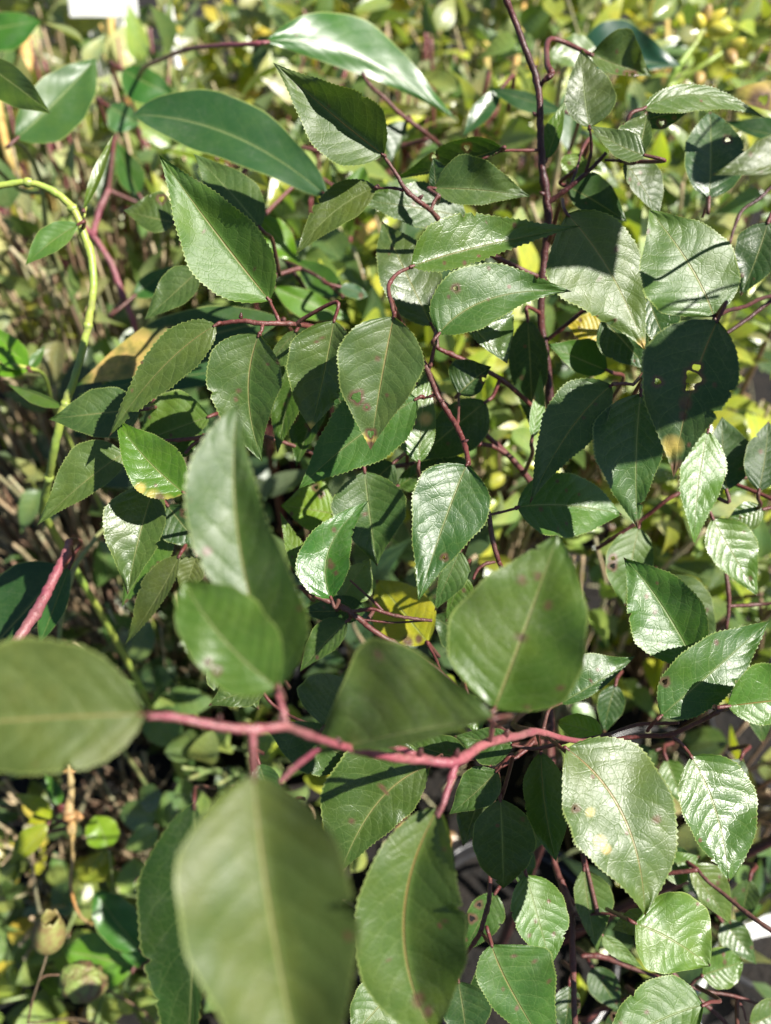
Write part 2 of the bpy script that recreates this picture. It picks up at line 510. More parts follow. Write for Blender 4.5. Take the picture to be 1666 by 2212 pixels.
    uvl = me.uv_layers.new(name='UVMap')
    vi = np.zeros(len(me.loops), np.int32); me.loops.foreach_get('vertex_index', vi)
    nvx = len(Vl)
    uu = np.zeros(nvx); vv = np.full(nvx, .5); uu[:len(uvs_u)] = uvs_u; vv[:len(uvs_v)] = uvs_v
    uvl.data.foreach_set('uv', np.stack([uu[vi], vv[vi]], 1).ravel())
    def fa(nm, arr):
        a = me.attributes.new(nm, 'FLOAT', 'POINT'); full = np.zeros(nvx); full[:len(arr)] = arr
        a.data.foreach_set('value', full)
    if spots or holes: fa('spot', spot)
    if yel: fa('yel', yl)
    fa('rib', np.full(len(uvs_u), rib) * (1 - .6 * uvs_u))
    a = me.attributes.new('lc', 'FLOAT_COLOR', 'POINT')
    j = rr.uniform(.88, 1.14)
    cc = np.tile(np.array([col[0] * j * rr.uniform(.93, 1.08), col[1] * j, col[2] * j * rr.uniform(.9, 1.1), 1.0]), (nvx, 1))
    a.data.foreach_set('color', cc.ravel())
    if label: o['label'] = label
    return o

exec_later = []
# ------------------------------------------------------------------ ground
def grid_sheet(name, x0, x1, y0, y1, nx, ny, z, amp, mat, kind, seed):
    rs = np.random.RandomState(seed)
    X, Y = np.meshgrid(np.linspace(x0, x1, nx), np.linspace(y0, y1, ny))
    Z = z + amp * (np.sin(X * 7.1 + seed) * np.cos(Y * 5.3) + .5 * rs.rand(ny, nx))
    V = np.stack([X, Y, Z], -1).reshape(-1, 3)
    F = [(i * nx + j, i * nx + j + 1, (i + 1) * nx + j + 1, (i + 1) * nx + j) for i in range(ny - 1) for j in range(nx - 1)]
    o = mesh_obj(name, V, F, mat, None, [0, 0, 0]); tag(o, kind=kind); return o
M_SOIL = plain_material('soil', rgb(.0035, .003, .0025), rgb(.014, .010, .007), .95, 40, 1.0, .006)
grid_sheet('ground', -40, 40, -20, 60, 160, 160, 0, .006, M_SOIL, 'structure', 3)

# ------------------------------------------------------------------ the serrated shrub
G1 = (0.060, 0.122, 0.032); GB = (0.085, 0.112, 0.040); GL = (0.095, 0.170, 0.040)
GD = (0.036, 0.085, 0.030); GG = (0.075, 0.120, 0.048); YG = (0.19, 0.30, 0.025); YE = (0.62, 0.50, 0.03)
GY = (0.12, 0.20, 0.035); PALE = (0.15, 0.21, 0.08)

tr_pts = [(1078, -60, .44, 8), (1095, 0, .445, 8.5), (1113, 47, .45, 9), (1135, 106, .45, 9.5), (1157, 164, .455, 10), (1166, 219, .455, 10), (1168, 292, .46, 10.5),
          (1172, 365, .462, 11), (1182, 437, .466, 12.5), (1184, 492, .47, 12), (1176, 557, .475, 11), (1170, 640, .48, 11), (1170, 700, .485, 11), (1182, 780, .49, 11),
          (1190, 900, .50, 11), (1186, 1040, .51, 12), (1180, 1200, .52, 12), (1185, 1400, .53, 12), (1190, 1600, .54, 12), (1192, 1750, .54, 12)]
end = P(1192, 1750, .54)
root_pos = np.array([end[0] + .01, end[1] + .02, 0.0])
SHRUB = thing('serrated_leaf_shrub', 'large shrub with toothed dark green leaves on red twigs across the middle', 'shrub', root_pos)
def run_w(pts):
    return stem_path(pts)
V, F = [], []
p1, r1 = stem_path(tr_pts, 6)
dn = catmull(np.array([[*p1[-1], r1[-1]], [*(end + np.array([.004, .006, -.09])), .0036], [*(root_pos + np.array([0, 0, .14])), .0045], [*root_pos, .006]]), 8)
path = np.vstack([p1, dn[1:, :3]]); rad = np.append(r1, dn[1:, 3])
tube(path, rad, 12, V, F)
TR = mesh_obj('trunk', V, F, M_DARK, SHRUB, root_pos)
CLOUD = {'trunk': (TR, path)}

def branch(key, runs, mat, name='branch'):
    o, c = stem(name, runs, mat, SHRUB)
    CLOUD[key] = (o, c)

def D_(pts, d):  # points with a distance given once
    return [(x, y, d, r) for x, y, r in pts]

branch('top_right', [[(1182, 440, .466, 8), (1230, 405, .46, 7), (1277, 365, .455, 6), (1310, 330, .45, 5.5)],
                     [(1266, 372, .456, 5), (1277, 330, .45, 4.5), (1277, 300, .445, 4), (1274, 278, .442, 3)],
                     [(1232, 403, .46, 4), (1246, 365, .465, 3.5), (1256, 330, .47, 3)],
                     [(1306, 346, .452, 4), (1330, 347, .452, 3.5), (1350, 349, .45, 3.5)]], M_DARK)
branch('bud', [[(1167, 190, .456, 6), (1176, 172, .452, 5), (1190, 158, .45, 4)], [(1176, 176, .452, 5), (1190, 165, .45, 6.5), (1197, 158, .45, 3)]], M_DARK)
branch('upper_mid', [[(827, 335, .42, 4), (842, 355, .42, 5), (860, 383, .42, 6), (878, 412, .422, 7), (907, 437, .425, 7.5), (932, 456, .43, 7), (962, 489, .44, 7), (1010, 520, .46, 7), (1080, 560, .47, 7), (1168, 600, .478, 7)],
                     [(931, 455, .43, 5), (938, 436, .43, 5), (947, 423, .43, 5.5)],
                     [(872, 411, .422, 5), (845, 406, .425, 4), (812, 407, .428, 3.5)]], M_RED)
branch('side', [[(1164, 324, .46, 5), (1130, 325, .455, 4.5), (1085, 325, .445, 4)], [(1085, 325, .445, 4), (1040, 345, .446, 3.5), (985, 375, .45, 3)]], M_RED)
branch('left', [[(467, 703, .395, 5), (490, 697, .393, 6), (528, 693, .392, 7), (548, 697, .392, 7), (570, 699, .392, 7.5), (607, 699, .395, 7), (645, 702, .40, 6.5), (700, 716, .43, 6.5), (780, 760, .455, 7), (900, 830, .47, 7), (1000, 900, .485, 7), (1100, 985, .50, 8), (1185, 1090, .515, 9)],
                [(605, 700, .395, 5), (597, 680, .396, 5), (588, 662, .398, 4.5), (583, 650, .40, 4)],
                [(568, 700, .392, 5), (566, 712, .39, 5), (560, 724, .39, 4)]], M_RED)
branch('centre', [[(914, 778, .40, 6), (925, 803, .402, 8), (943, 850, .405, 8), (965, 886, .405, 8), (987, 922, .40, 8.5), (1000, 950, .395, 8), (1009, 982, .388, 7.5), (1013, 1003, .383, 8)],
                  [(925, 800, .402, 6), (931, 785, .40, 6), (936, 762, .398, 5.5), (940, 742, .396, 4)],
                  [(943, 850, .405, 5), (925, 858, .407, 4), (903, 860, .41, 3.5)],
                  [(987, 922, .40, 5), (990, 905, .405, 4.5), (991, 880, .415, 4), (991, 852, .425, 3.5)],
                  [(852, 684, .37, 5), (846, 655, .375, 5.5), (840, 634, .38, 6), (842, 612, .385, 6), (860, 590, .39, 5.5), (889, 577, .395, 4.5)],
                  [(841, 634, .38, 5), (850, 660, .41, 6), (880, 720, .44, 6), (914, 778, .46, 6), (950, 850, .475, 7)],
                  [(945, 752, .45, 6), (985, 770, .452, 7), (1030, 790, .455, 7), (1080, 818, .46, 7), (1120, 850, .47, 7), (1180, 905, .50, 7)]], M_RED)
branch('low_mid', [[(637, 1267, .415, 6), (660, 1272, .415, 7.5), (685, 1289, .415, 7.5), (739, 1311, .415, 8), (776, 1337, .415, 8.5), (812, 1366, .418, 8), (885, 1409, .42, 7.5), (914, 1428, .42, 8), (951, 1453, .42, 7), (1010, 1510, .42, 7), (1060, 1560, .41, 7), (1110, 1590, .40, 8)],
                   [(755, 1322, .415, 5), (785, 1318, .412, 5.5), (805, 1316, .41, 5), (850, 1329, .41, 5), (890, 1336, .41, 5.5), (934, 1341, .41, 5)],
                   [(827, 1320, .41, 4.5), (808, 1300, .41, 4), (780, 1275, .415, 3.5), (757, 1254, .42, 3)],
                   [(775, 1338, .415, 3), (850, 1345, .415, 3), (920, 1341, .412, 3)],
                   [(735, 1310, .415, 5), (731, 1298, .41, 4)],
                   [(951, 1450, .42, 4), (940, 1420, .43, 4), (922, 1388, .436, 3.5)]], M_RED)
branch('mid_right', [[(1054, 1100, .42, 6), (1058, 1120, .42, 7), (1064, 1165, .42, 7.5), (1077, 1212, .422, 7)],
                     [(1070, 1214, .422, 4), (1050, 1218, .42, 5), (1033, 1230, .42, 5), (1022, 1252, .42, 4)],
                     [(1060, 1112, .42, 4), (1085, 1106, .42, 4), (1117, 1098, .42, 4)],
                     [(1077, 1212, .422, 7), (1100, 1260, .45, 7), (1140, 1330, .49, 7), (1184, 1400, .528, 7)]], M_RED)
branch('front_pink', [[(310, 1547, .212, 9), (380, 1550, .214, 11), (460, 1567, .217, 13), (545, 1576, .22, 14), (612, 1570, .225, 13), (640, 1578, .232, 12), (700, 1600, .245, 12), (800, 1628, .262, 12), (860, 1637, .272, 13), (930, 1644, .28, 14), (985, 1645, .285, 15), (1050, 1606, .30, 14), (1120, 1590, .32, 12), (1164, 1581, .34, 10), (1240, 1600, .37, 8), (1314, 1599, .395, 7)],
                      [(618, 1568, .225, 9), (610, 1530, .227, 9), (600, 1500, .229, 8), (580, 1455, .23, 7), (552, 1390, .232, 5)],
                      [(545, 1576, .22, 11), (547, 1610, .217, 10), (548, 1650, .212, 9), (549, 1700, .205, 7)],
                      [(604, 1690, .25, 9), (640, 1655, .25, 10), (690, 1615, .25, 9)],
                      [(985, 1648, .285, 11), (972, 1690, .283, 11), (958, 1735, .28, 9), (945, 1765, .28, 6)],
                      [(930, 1640, .283, 8), (870, 1620, .285, 9), (820, 1602, .285, 10), (800, 1590, .285, 7)],
                      [(1060, 1600, .30, 7), (1064, 1570, .285, 7), (1069, 1545, .268, 6)]], M_PINK)
branch('right_low', [[(1792, 1450, .565, 8), (1760, 1480, .45, 8), (1720, 1500, .38, 8), (1666, 1508, .37, 7), (1600, 1520, .37, 7), (1569, 1527, .375, 7), (1530, 1550, .38, 7), (1496, 1566, .385, 7), (1445, 1588, .39, 7.5), (1387, 1590, .395, 7), (1314, 1599, .40, 6), (1240, 1597, .41, 5), (1164, 1581, .42, 7), (1110, 1560, .47, 8), (1186, 1500, .535, 9)],
                     [(1398, 1580, .393, 5), (1412, 1562, .39, 5), (1430, 1545, .385, 4)],
                     [(1467, 1562, .40, 4), (1430, 1563, .405, 5), (1376, 1566, .41, 5.5), (1307, 1588, .41, 4), (1250, 1598, .412, 4)],
                     [(1452, 1592, .39, 5), (1470, 1605, .39, 5), (1485, 1622, .392, 5), (1494, 1636, .395, 4)],
                     [(1164, 1581, .42, 6), (1190, 1598, .38, 6), (1215, 1618, .36, 6), (1228, 1630, .36, 5)],
                     [(1160, 1585, .42, 5), (1166, 1605, .40, 5), (1169, 1628, .382, 4.5)],
                     [(1155, 1600, .42, 5), (1130, 1625, .415, 5.5), (1095, 1650, .41, 5), (1060, 1668, .41, 5)],
                     [(1600, 1521, .37, 4), (1560, 1535, .38, 4), (1540, 1532, .38, 3)]], M_RED)
branch('stem_low', [[(1188, 1600, .54, 9), (1190, 1760, .50, 8), (1197, 1857, .49, 9), (1215, 1915, .475, 9.5), (1234, 1970, .46, 9.5), (1237, 2043, .455, 9.5), (1239, 2116, .452, 9), (1241, 2181, .45, 9), (1245, 2280, .45, 9)],
                    [(1234, 1976, .46, 5), (1265, 1976, .455, 5), (1307, 1974, .45, 4.5), (1345, 1980, .445, 4), (1380, 1984, .44, 3.5)],
                    [(1212, 1900, .475, 8), (1228, 1935, .47, 6), (1245, 1955, .47, 5)]], M_RED)
branch('low_left', [[(1190, 1560, .54, 7), (1130, 1620, .49, 6), (1075, 1665, .44, 6), (1066, 1760, .45, 6), (1060, 1850, .44, 6), (1057, 1941, .425, 7), (1046, 1985, .42, 7), (1038, 2014, .42, 7.5), (1022, 2040, .425, 6), (1000, 2068, .43, 5)],
                    [(1040, 2014, .42, 5), (1052, 2030, .40, 5), (1063, 2044, .385, 4.5)],
                    [(1076, 1668, .43, 4), (1080, 1700, .415, 4), (1081, 1728, .405, 3.5)]], M_RED)
branch('low_right', [[(1507, 1879, .46, 5), (1530, 1905, .455, 5), (1562, 1930, .45, 6), (1610, 1970, .44, 6.5), (1666, 2010, .43, 7), (1740, 2060, .43, 7), (1800, 1900, .55, 7), (1775, 1700, .61, 7)],], M_RED)
branch('low_corner', [[(1255, 2065, .50, 6), (1300, 2067, .50, 8), (1360, 2090, .495, 6), (1445, 2118, .49, 5)],
                      [(1440, 2085, .48, 5), (1465, 2115, .48, 6), (1489, 2141, .48, 6), (1530, 2175, .48, 6), (1562, 2203, .48, 6), (1600, 2240, .48, 6), (1680, 2200, .52, 6), (1740, 1900, .645, 7)],
                      [(1478, 2128, .48, 4), (1530, 2143, .48, 4.5), (1587, 2152, .48, 4.5), (1649, 2174, .48, 4.5), (1700, 2190, .48, 4.5), (1720, 2050, .58, 5)],
                      [(1590, 2155, .48, 3), (1606, 2180, .48, 3), (1612, 2205, .48, 3)],
                      [(1487, 2135, .48, 4), (1502, 2118, .478, 4), (1518, 2108, .475, 3.5)],
                      [(1445, 2118, .49, 5), (1380, 2150, .53, 7), (1300, 2180, .57, 8), (1243, 2200, .60, 8), (1120, 2130, .80, 8)]], M_RED)
branch('far_right', [[(1535, 575, .50, 6), (1590, 540, .50, 7), (1625, 508, .50, 7.5), (1666, 475, .50, 7.5), (1730, 430, .50, 7.5), (1802, 440, .505, 7)],
                     [(1530, 425, .49, 4), (1526, 445, .495, 4), (1518, 470, .50, 4)],
                     [(1575, 530, .50, 4), (1600, 460, .50, 5), (1640, 430, .50, 5), (1700, 380, .50, 5), (1798, 360, .503, 5)],
                     [(1400, 790, .48, 6), (1500, 760, .48, 6), (1600, 700, .48, 6), (1666, 650, .48, 6), (1740, 600, .48, 6), (1803, 600, .51, 6)],
                     [(1182, 735, .487, 6), (1220, 705, .48, 6.5), (1262, 672, .475, 6), (1290, 670, .475, 4)],
                     [(1543, 690, .365, 5), (1570, 672, .38, 6), (1610, 662, .42, 6), (1666, 640, .47, 6), (1800, 630, .512, 6)]], M_DARK)
branch('left_low', [[(354, 951, .43, 4), (395, 950, .43, 6), (441, 944, .43, 6.5), (520, 930, .44, 6), (640, 965, .46, 6), (760, 1010, .48, 7), (900, 1000, .49, 7), (1020, 960, .49, 7), (1100, 985, .50, 7), (1186, 1090, .515, 8)],
                    [(400, 980, .43, 5), (420, 958, .43, 5), (441, 944, .43, 6)],
                    [(441, 944, .43, 5), (450, 1050, .435, 5), (425, 1130, .44, 5), (420, 1195, .445, 4)],
                    [(452, 1040, .435, 4), (425, 1058, .42, 4), (400, 1068, .396, 4)],
                    [(354, 951, .43, 4), (310, 965, .425, 4), (268, 980, .42, 3.5)],
                    [(437, 1100, .44, 5), (500, 1250, .45, 5), (520, 1380, .45, 5), (560, 1478, .44, 5), (600, 1530, .44, 5), (700, 1575, .42, 5), (860, 1600, .44, 6), (1000, 1620, .47, 6), (1190, 1600, .54, 7)]], M_RED)
branch('right_mid', [[(1368, 831, .385, 4.5), (1345, 829, .383, 5), (1322, 832, .38, 4)], [(1368, 831, .385, 5), (1400, 800, .42, 5), (1440, 780, .47, 5), (1500, 760, .48, 5)],
                     [(1290, 1185, .50, 6), (1330, 1160, .49, 6), (1390, 1120, .48, 6), (1480, 1060, .47, 6), (1620, 1030, .5, 6), (1793, 1020, .53, 6)],
                     [(1560, 1180, .5, 5), (1575, 1290, .5, 6), (1570, 1360, .5, 5)], [(1570, 1310, .5, 5), (1640, 1306, .5, 5), (1720, 1300, .5, 5), (1790, 1310, .555, 5)],
                     [(1570, 1030, .5, 5), (1620, 1015, .5, 6), (1700, 1000, .5, 6), (1793, 990, .53, 6)]], M_RED)

# second stem of the shrub, at the right, and the twigs that join it
_e2 = P(1760, 1750, .62)
st2 = catmull(np.array([[*P(1790, 200, .50), .0022], [*P(1800, 420, .505), .0026], [*P(1805, 700, .515), .003], [*P(1790, 1000, .53), .0032], [*P(1790, 1400, .56), .0035], [*_e2, .0038],
     [*(_e2 * .4 + (root_pos + np.array([.03, 0, .1])) * .6), .0042], [*(root_pos + np.array([.012, .004, 0.0])), .005]]), 8)
V, F = tube(st2[:, :3], st2[:, 3], 10)
TR2 = mesh_obj('trunk', V, F, M_DARK, SHRUB, root_pos)
CLOUD['trunk2'] = (TR2, st2[:, :3])

def add(key, *a, **k):
    o, cloud = CLOUD[key]
    B, D = a[0], a[4]
    pb = P(B[0], B[1], D)
    if 'pet' not in k:
        dist = np.linalg.norm(cloud - pb, axis=1); i = int(np.argmin(dist))
        k['pet'] = cloud[i] if dist[i] < .03 else 'auto'
    return leaf(*a, parent=o, **k)

HL = (.30, .22)      # a face turned half way between the sun and the viewer
# upper left and centre
add('left', (583, 650), (343, 333), (430, 604), (575, 515), .40, (.0, .0), .36, M=(462, 496), col=GL, rib=.6, spots=[(442, 499, 3), (551, 580, 3)], gl=1)
add('upper_mid', (829, 335), (590, 135), (672, 308), (778, 200), .42, (.02, -.02), .42, M=(722, 250), col=GG, rib=.8, gl=1)
add('side', (1085, 320), (852, 388), (1020, 294), (955, 372), .44, (-.5, -.5), .2, col=GD, curl=.4)
add('upper_mid', (812, 404), (638, 552), (686, 428), (737, 490), .43, (-.05, .25), .12, M=(717, 462), col=GB, rib=.1)
add('upper_mid', (938, 407), (1148, 425), (1045, 340), (1058, 446), .435, (-.1, .0), .35, M=(1040, 411), col=GG)
add('upper_mid', (942, 412), (936, 340), (926, 372), (986, 385), .445, (-.4, -.2), .1, col=GD)
add('upper_mid', (1008, 470), (765, 432), (890, 392), (880, 486), .475, (.2, .35), .1, col=GG, gl='c')
add('centre', (889, 576), (1258, 488), (1010, 462), (1018, 570), .395, (.05, .15), .28, M=(1042, 532), col=GL, rib=.5, spots=[(1112, 487, 6), (1153, 470, 7), (1004, 568, 5)])
add('centre', (934, 705), (826, 478), (806, 575), (967, 620), .45, (.2, .15), .1, M=(868, 570), col=GG, spots=[(962, 610, 9), (950, 632, 6), (955, 640, 5), (877, 505, 4)], rib=.3)
add('centre', (948, 722), (1236, 630), (1020, 573), (1062, 696), .385, (-.05, .15), .22, M=(1062, 645), col=G1)
add('centre', (1005, 690), (1096, 786), (1108, 682), (1034, 742), .415, HL, .2, col=GG, gl='c')
add('centre', (851, 684), (801, 972), (728, 775), (917, 750), .365, (.05, -.1), .22, M=(824, 822), col=GG, rib=.5, prof='ovate',
    holes=[(771, 858, 10.5), (792, 880, 3.6), (801, 937, 7)], spots=[(816, 775, 6), (800, 965, 14)], yel=[(795, 955, 22)])
add('left', (722, 692), (672, 928), (632, 735), (762, 790), .385, (.10, -.1), .5, side_fold=(.25, .9), M=(702, 800), col=GG, prof='blunt', yel=[(672, 922, 12)])
add('left', (560, 722), (567, 998), (449, 840), (607, 825), .39, (.06, -.1), .22, side_fold=(.2, .5), M=(537, 850), col=(.075, .125, .036), rib=.45, spots=[(603, 780, 7)])
add('left', (467, 702), (236, 943), (314, 765), (400, 812), .39, (.0, .1), .10, M=(350, 795), col=(.090, .122, .045), rib=.5, spots=[(397, 690, 4), (348, 860, 5)])
add('left', (305, 885), (105, 906), (215, 838), (200, 948), .43, (.05, .3), .15, col=GG)
add('left', (268, 980), (79, 1136), (145, 985), (222, 1052), .42, (.08, .15), .12, M=(185, 1040), col=(.085, .135, .045), rib=.3)
add('left', (399, 1066), (250, 905), (275, 1030), (378, 965), .395, (.15, .12), .3, M=(315, 990), col=(.11, .21, .03), yel=[(303, 1056, 14), (330, 1072, 17), (360, 1084, 18), (390, 1080, 12)], spots=[(345, 1080, 13), (372, 1088, 10)])
add('left', (335, 1045), (275, 1286), (224, 1135), (352, 1150), .42, (.18, -.05), .22, M=(300, 1165), col=GG, gl=1)
add('left', (362, 1120), (262, 1312), (262, 1205), (352, 1230), .45, (.1, .1), .1, col=GL, spots=[(275, 1302, 7), (342, 1218, 5)])
add('left', (388, 1200), (269, 1394), (298, 1278), (352, 1300), .435, (-.4, .0), .1, col=GB)
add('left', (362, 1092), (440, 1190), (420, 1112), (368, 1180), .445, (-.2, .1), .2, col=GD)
add('left', (425, 1200), (394, 1294), (380, 1240), (436, 1250), .45, (0, .1), .2, col=GB)
add('centre', (902, 861), (645, 1056), (715, 888), (835, 985), .405, (.1, .1), .2, M=(768, 948), col=(.055, .14, .035), rib=.1, nu=120)
add('centre', (905, 1000), (925, 795), (862, 890), (946, 870), .43, HL, .2, col=GL, yel=[(920, 905, 16)], gl='c')
add('centre', (1009, 1004), (904, 1299), (877, 1120), (1062, 1085), .38, (.12, .1), .12, M=(963, 1120), col=(.050, .118, .038), rib=.2, gl=1)
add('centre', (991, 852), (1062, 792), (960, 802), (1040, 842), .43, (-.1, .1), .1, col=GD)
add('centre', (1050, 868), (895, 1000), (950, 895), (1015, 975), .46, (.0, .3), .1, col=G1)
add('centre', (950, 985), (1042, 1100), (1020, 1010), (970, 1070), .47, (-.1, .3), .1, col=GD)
add('low_mid', (788, 1018), (815, 1224), (718, 1075), (878, 1078), .43, (.05, .05), .15, M=(800, 1120), col=(.055, .115, .04), rib=.05, pet='auto')
add('low_mid', (716, 1294), (797, 1081), (645, 1200), (763, 1192), .398, (-.02, .15), .35, M=(712, 1185), col=(.045, .135, .03), rib=-.3, spots=[(722, 1144, 6), (713, 1212, 5), (716, 1222, 8)])
add('low_mid', (738, 1298), (800, 1205), (742, 1230), (815, 1262), .43, (.2, .25), .1, col=PALE, gl='c')
add('low_mid', (722, 1110), (606, 1092), (660, 1034), (655, 1140), .47, (.1, .3), .1, col=YG)
add('low_mid', (665, 1262), (605, 1105), (622, 1200), (655, 1170), .44, (.2, .2), .1, col=GY)
add('low_mid', (792, 1318), (640, 1322), (705, 1288), (700, 1348), .425, (-.1, .3), .1, col=GD)
add('low_mid', (750, 1342), (648, 1452), (660, 1378), (702, 1425), .42, (-.3, .2), .15, col=G1)
add('low_mid', (925, 1389), (812, 1252), (818, 1366), (922, 1288), .462, (-.25, .1), .1, col=(.42, .36, .03), teeth=.4, prof='blunt', spots=[(880, 1388, 14), (905, 1380, 9)], rib=0, name='leaf', label='yellow leaf among the green ones')
add('low_mid', (995, 1190), (938, 1322), (945, 1255), (1006, 1262), .425, (-.1, .1), .1, col=G1)
add('low_mid', (1000, 1240), (962, 1345), (968, 1290), (1025, 1290), .43, (-.1, .1), .1, col=GL)
add('low_mid', (1035, 1390), (930, 1330), (960, 1400), (985, 1300), .46, (-.1, .1), .1, col=GD)
add('low_mid', (700, 1570), (760, 1470), (632, 1520), (775, 1510), .34, (.1, .2), .15, col=GG, prof='round', rib=.1)
add('low_mid', (575, 1478), (450, 1525), (510, 1455), (520, 1530), .43, (.1, .2), .1, col=GG)
add('low_mid', (470, 1400), (560, 1535), (470, 1500), (575, 1440), .44, (.1, .2), .1, col=GG)
# the branch close to the viewer
add('front_pink', (605, 1487), (514, 872), (398, 1075), (648, 1290), .24, (.12, .05), .50, side_fold=(.30, .85), M=(518, 1180), prof=('club','near'), col=(.062, .115, .030), rib=.5, teeth=.6, bend=.06)
add('front_pink', (598, 1486), (398, 1255), (428, 1440), (548, 1300), .224, (.0, .0), .12, M=(480, 1378), col=(.10, .18, .04), teeth=.5, prof='round', rib=.2)
add('front_pink', (315, 1543), (-330, 1592), (60, 1382), (40, 1672), .208, (.08, .22), .15, M=(0, 1558), col=(.120, .155, .055), rib=.5, teeth=.6)
add('front_pink', (548, 1672), (672, 2400), (382, 1950), (765, 1960), .195, (.20, .22), .23, side_fold=(.20, .80), M=(592, 2020), col=(.115, .150, .056), rib=.4, teeth=.6, bend=.08, prof='blunt')
add('front_pink', (420, 1730), (395, 2420), (300, 2010), (450, 1960), .275, (-.5, -.2), .1, col=GD, teeth=.6)
add('front_pink', (1068, 1552), (672, 1632), (826, 1374), (905, 1604), .235, (-.35, -.15), .05, M=(870, 1585), col=(.085, .125, .045), prof='tri', teeth=.3, rib=.1, spots=[(818, 1418, 9)], wave=.02)
add('front_pink', (1068, 1532), (1207, 1152), (960, 1392), (1266, 1400), .265, (-.14, -.02), .22, side_fold=(.02, .40), M=(1128, 1375), col=(.082, .135, .038), rib=.4, teeth=.6, prof='blunt',
    spots=[(1127, 1254, 11), (1162, 1245, 9), (1186, 1308, 10), (1124, 1376, 9), (1211, 1486, 6), (1140, 1528, 6)])
add('front_pink', (948, 1745), (938, 2240), (768, 1975), (1006, 1950), .29, (.19, .22), .30, side_fold=(.10, .95), M=(872, 1995), col=(.080, .135, .036), rib=.9, teeth=.6, spots=[(905, 2160, 16), (960, 1835, 5), (925, 2185, 12), (960, 1990, 4)], prof=('end', 'end'), bend=.18)
add('low_left', (928, 1655), (736, 1886), (694, 1700), (832, 1822), .36, (.08, .1), .12, M=(818, 1733), col=(.065, .12, .035), rib=.4, prof='blunt')
# right side
add('far_right', (1543, 685), (1402, 452), (1372, 595), (1585, 545), .36, (.24, .22), .14, M=(1492, 575), col=(.085, .15, .045), prof='blunt', rib=.4, spots=[(1400, 500, 5)], gl='c')
add('far_right', (1225, 462), (1395, 757), (1190, 615), (1402, 585), .415, (.20, .1), .12, M=(1320, 590), col=(.095, .15, .05), rib=.4, spots=[(1297, 600, 5), (1330, 540, 6), (1330, 692, 4), (1370, 490, 7)], yel=[(1390, 748, 20)], gl='c')
add('far_right', (1551, 692), (1455, 1032), (1385, 800), (1606, 775), .345, (-.25, -.05), .12, M=(1492, 850), col=(.050, .100, .042), rib=.6, prof='ovate',
    holes=[(1497, 818, 16), (1505, 795, 9), (1490, 838, 9), (1421, 825, 7)], spots=[(1481, 870, 16), (1476, 898, 10), (1462, 1018, 22)], yel=[(1452, 965, 26)])
add('right_mid', (1322, 832), (1144, 1090), (1172, 895), (1278, 950), .385, (.0, .1), .12, M=(1228, 935), col=(.060, .118, .040), rib=.4, spots=[(1146, 1085, 10)])
add('far_right', (1385, 850), (1378, 1142), (1284, 965), (1430, 980), .385, (.02, .05), .15, M=(1375, 990), col=(.050, .110, .040), rib=.1, spots=[(1380, 1138, 14)])
add('mid_right', (1117, 1096), (1344, 1112), (1230, 1022), (1245, 1160), .42, (.12, .2), .18, M=(1225, 1092), col=(.085, .17, .04), rib=.1, prof='blunt', spots=[(1224, 1132, 4), (1206, 1144, 3)], gl=1)
add('right_low', (1505, 1440), (1347, 1204), (1380, 1395), (1520, 1305), .405, (.10, .14), .28, M=(1425, 1300), col=(.065, .145, .042), rib=.0, pet='auto', spots=[(1427, 1388, 4)], gl=1)
add('right_low', (1428, 1547), (1662, 1342), (1462, 1420), (1560, 1512), .378, (.08, .08), .16, M=(1535, 1455), col=(.055, .135, .036), rib=.0, prof='blunt', spots=[(1548, 1388, 6)], holes=[(1437, 1473, 6)])
add('right_low', (1572, 1526), (1830, 1500), (1660, 1432), (1650, 1568), .36, (.0, .1), .15, col=(.09, .18, .03), rib=.9)
add('right_low', (1210, 1520), (1372, 1418), (1262, 1408), (1312, 1480), .405, (-.1, .2), .12, col=(.05, .11, .035), rib=0)
add('right_low', (1302, 1588), (1202, 1558), (1250, 1541), (1248, 1600), .42, (.1, .3), .1, col=(.20, .32, .03), rib=0, prof='blunt')
add('right_low', (1493, 1634), (1575, 1906), (1472, 1750), (1635, 1745), .395, (.2, .1), .16, M=(1548, 1757), col=(.085, .16, .048), rib=.3, prof='blunt', spots=[(1633, 1766, 4)], gl='c')
add('right_low', (1224, 1617), (1394, 1980), (1208, 1752), (1462, 1752), .355, (.24, .14), .14, M=(1348, 1765), col=(.10, .165, .055), rib=.75, prof='blunt', yel=[(1275, 1755, 11), (1296, 1818, 15), (1310, 1835, 12)], gl='c')
add('right_low', (1169, 1625), (1202, 1862), (1132, 1725), (1228, 1745), .38, (.10, .0), .5, M=(1178, 1745), col=(.075, .135, .045), rib=.4, prof='blunt', gl=1)
add('low_left', (1081, 1726), (1087, 1920), (1022, 1830), (1155, 1828), .40, (-.35, -.2), .1, M=(1086, 1830), col=(.05, .10, .033), rib=.0, prof='blunt')
add('stem_low', (1137, 1890), (1191, 2086), (1108, 1980), (1226, 1975), .405, (.22, .1), .12, M=(1163, 1985), col=(.10, .18, .045), rib=.0, prof='blunt', gl='c')
add('low_left', (1062, 2041), (1212, 2310), (1036, 2135), (1208, 2105), .365, (.08, .08), .10, M=(1110, 2150), col=(.065, .145, .040), rib=.5, spots=[(1087, 2137, 4), (1117, 2178, 5), (1158, 2076, 5), (1187, 2120, 4)])
add('low_corner', (1520, 2172), (1300, 2275), (1385, 2128), (1450, 2275), .40, (.1, .15), .12, M=(1425, 2205), col=(.085, .165, .040), prof='blunt', rib=.0, gl='c')
add('stem_low', (1372, 1995), (1535, 2088), (1505, 1945), (1415, 2098), .40, (.15, .2), .1, M=(1450, 2030), col=(.12, .20, .045), prof='blunt', teeth=.2, gl='c')
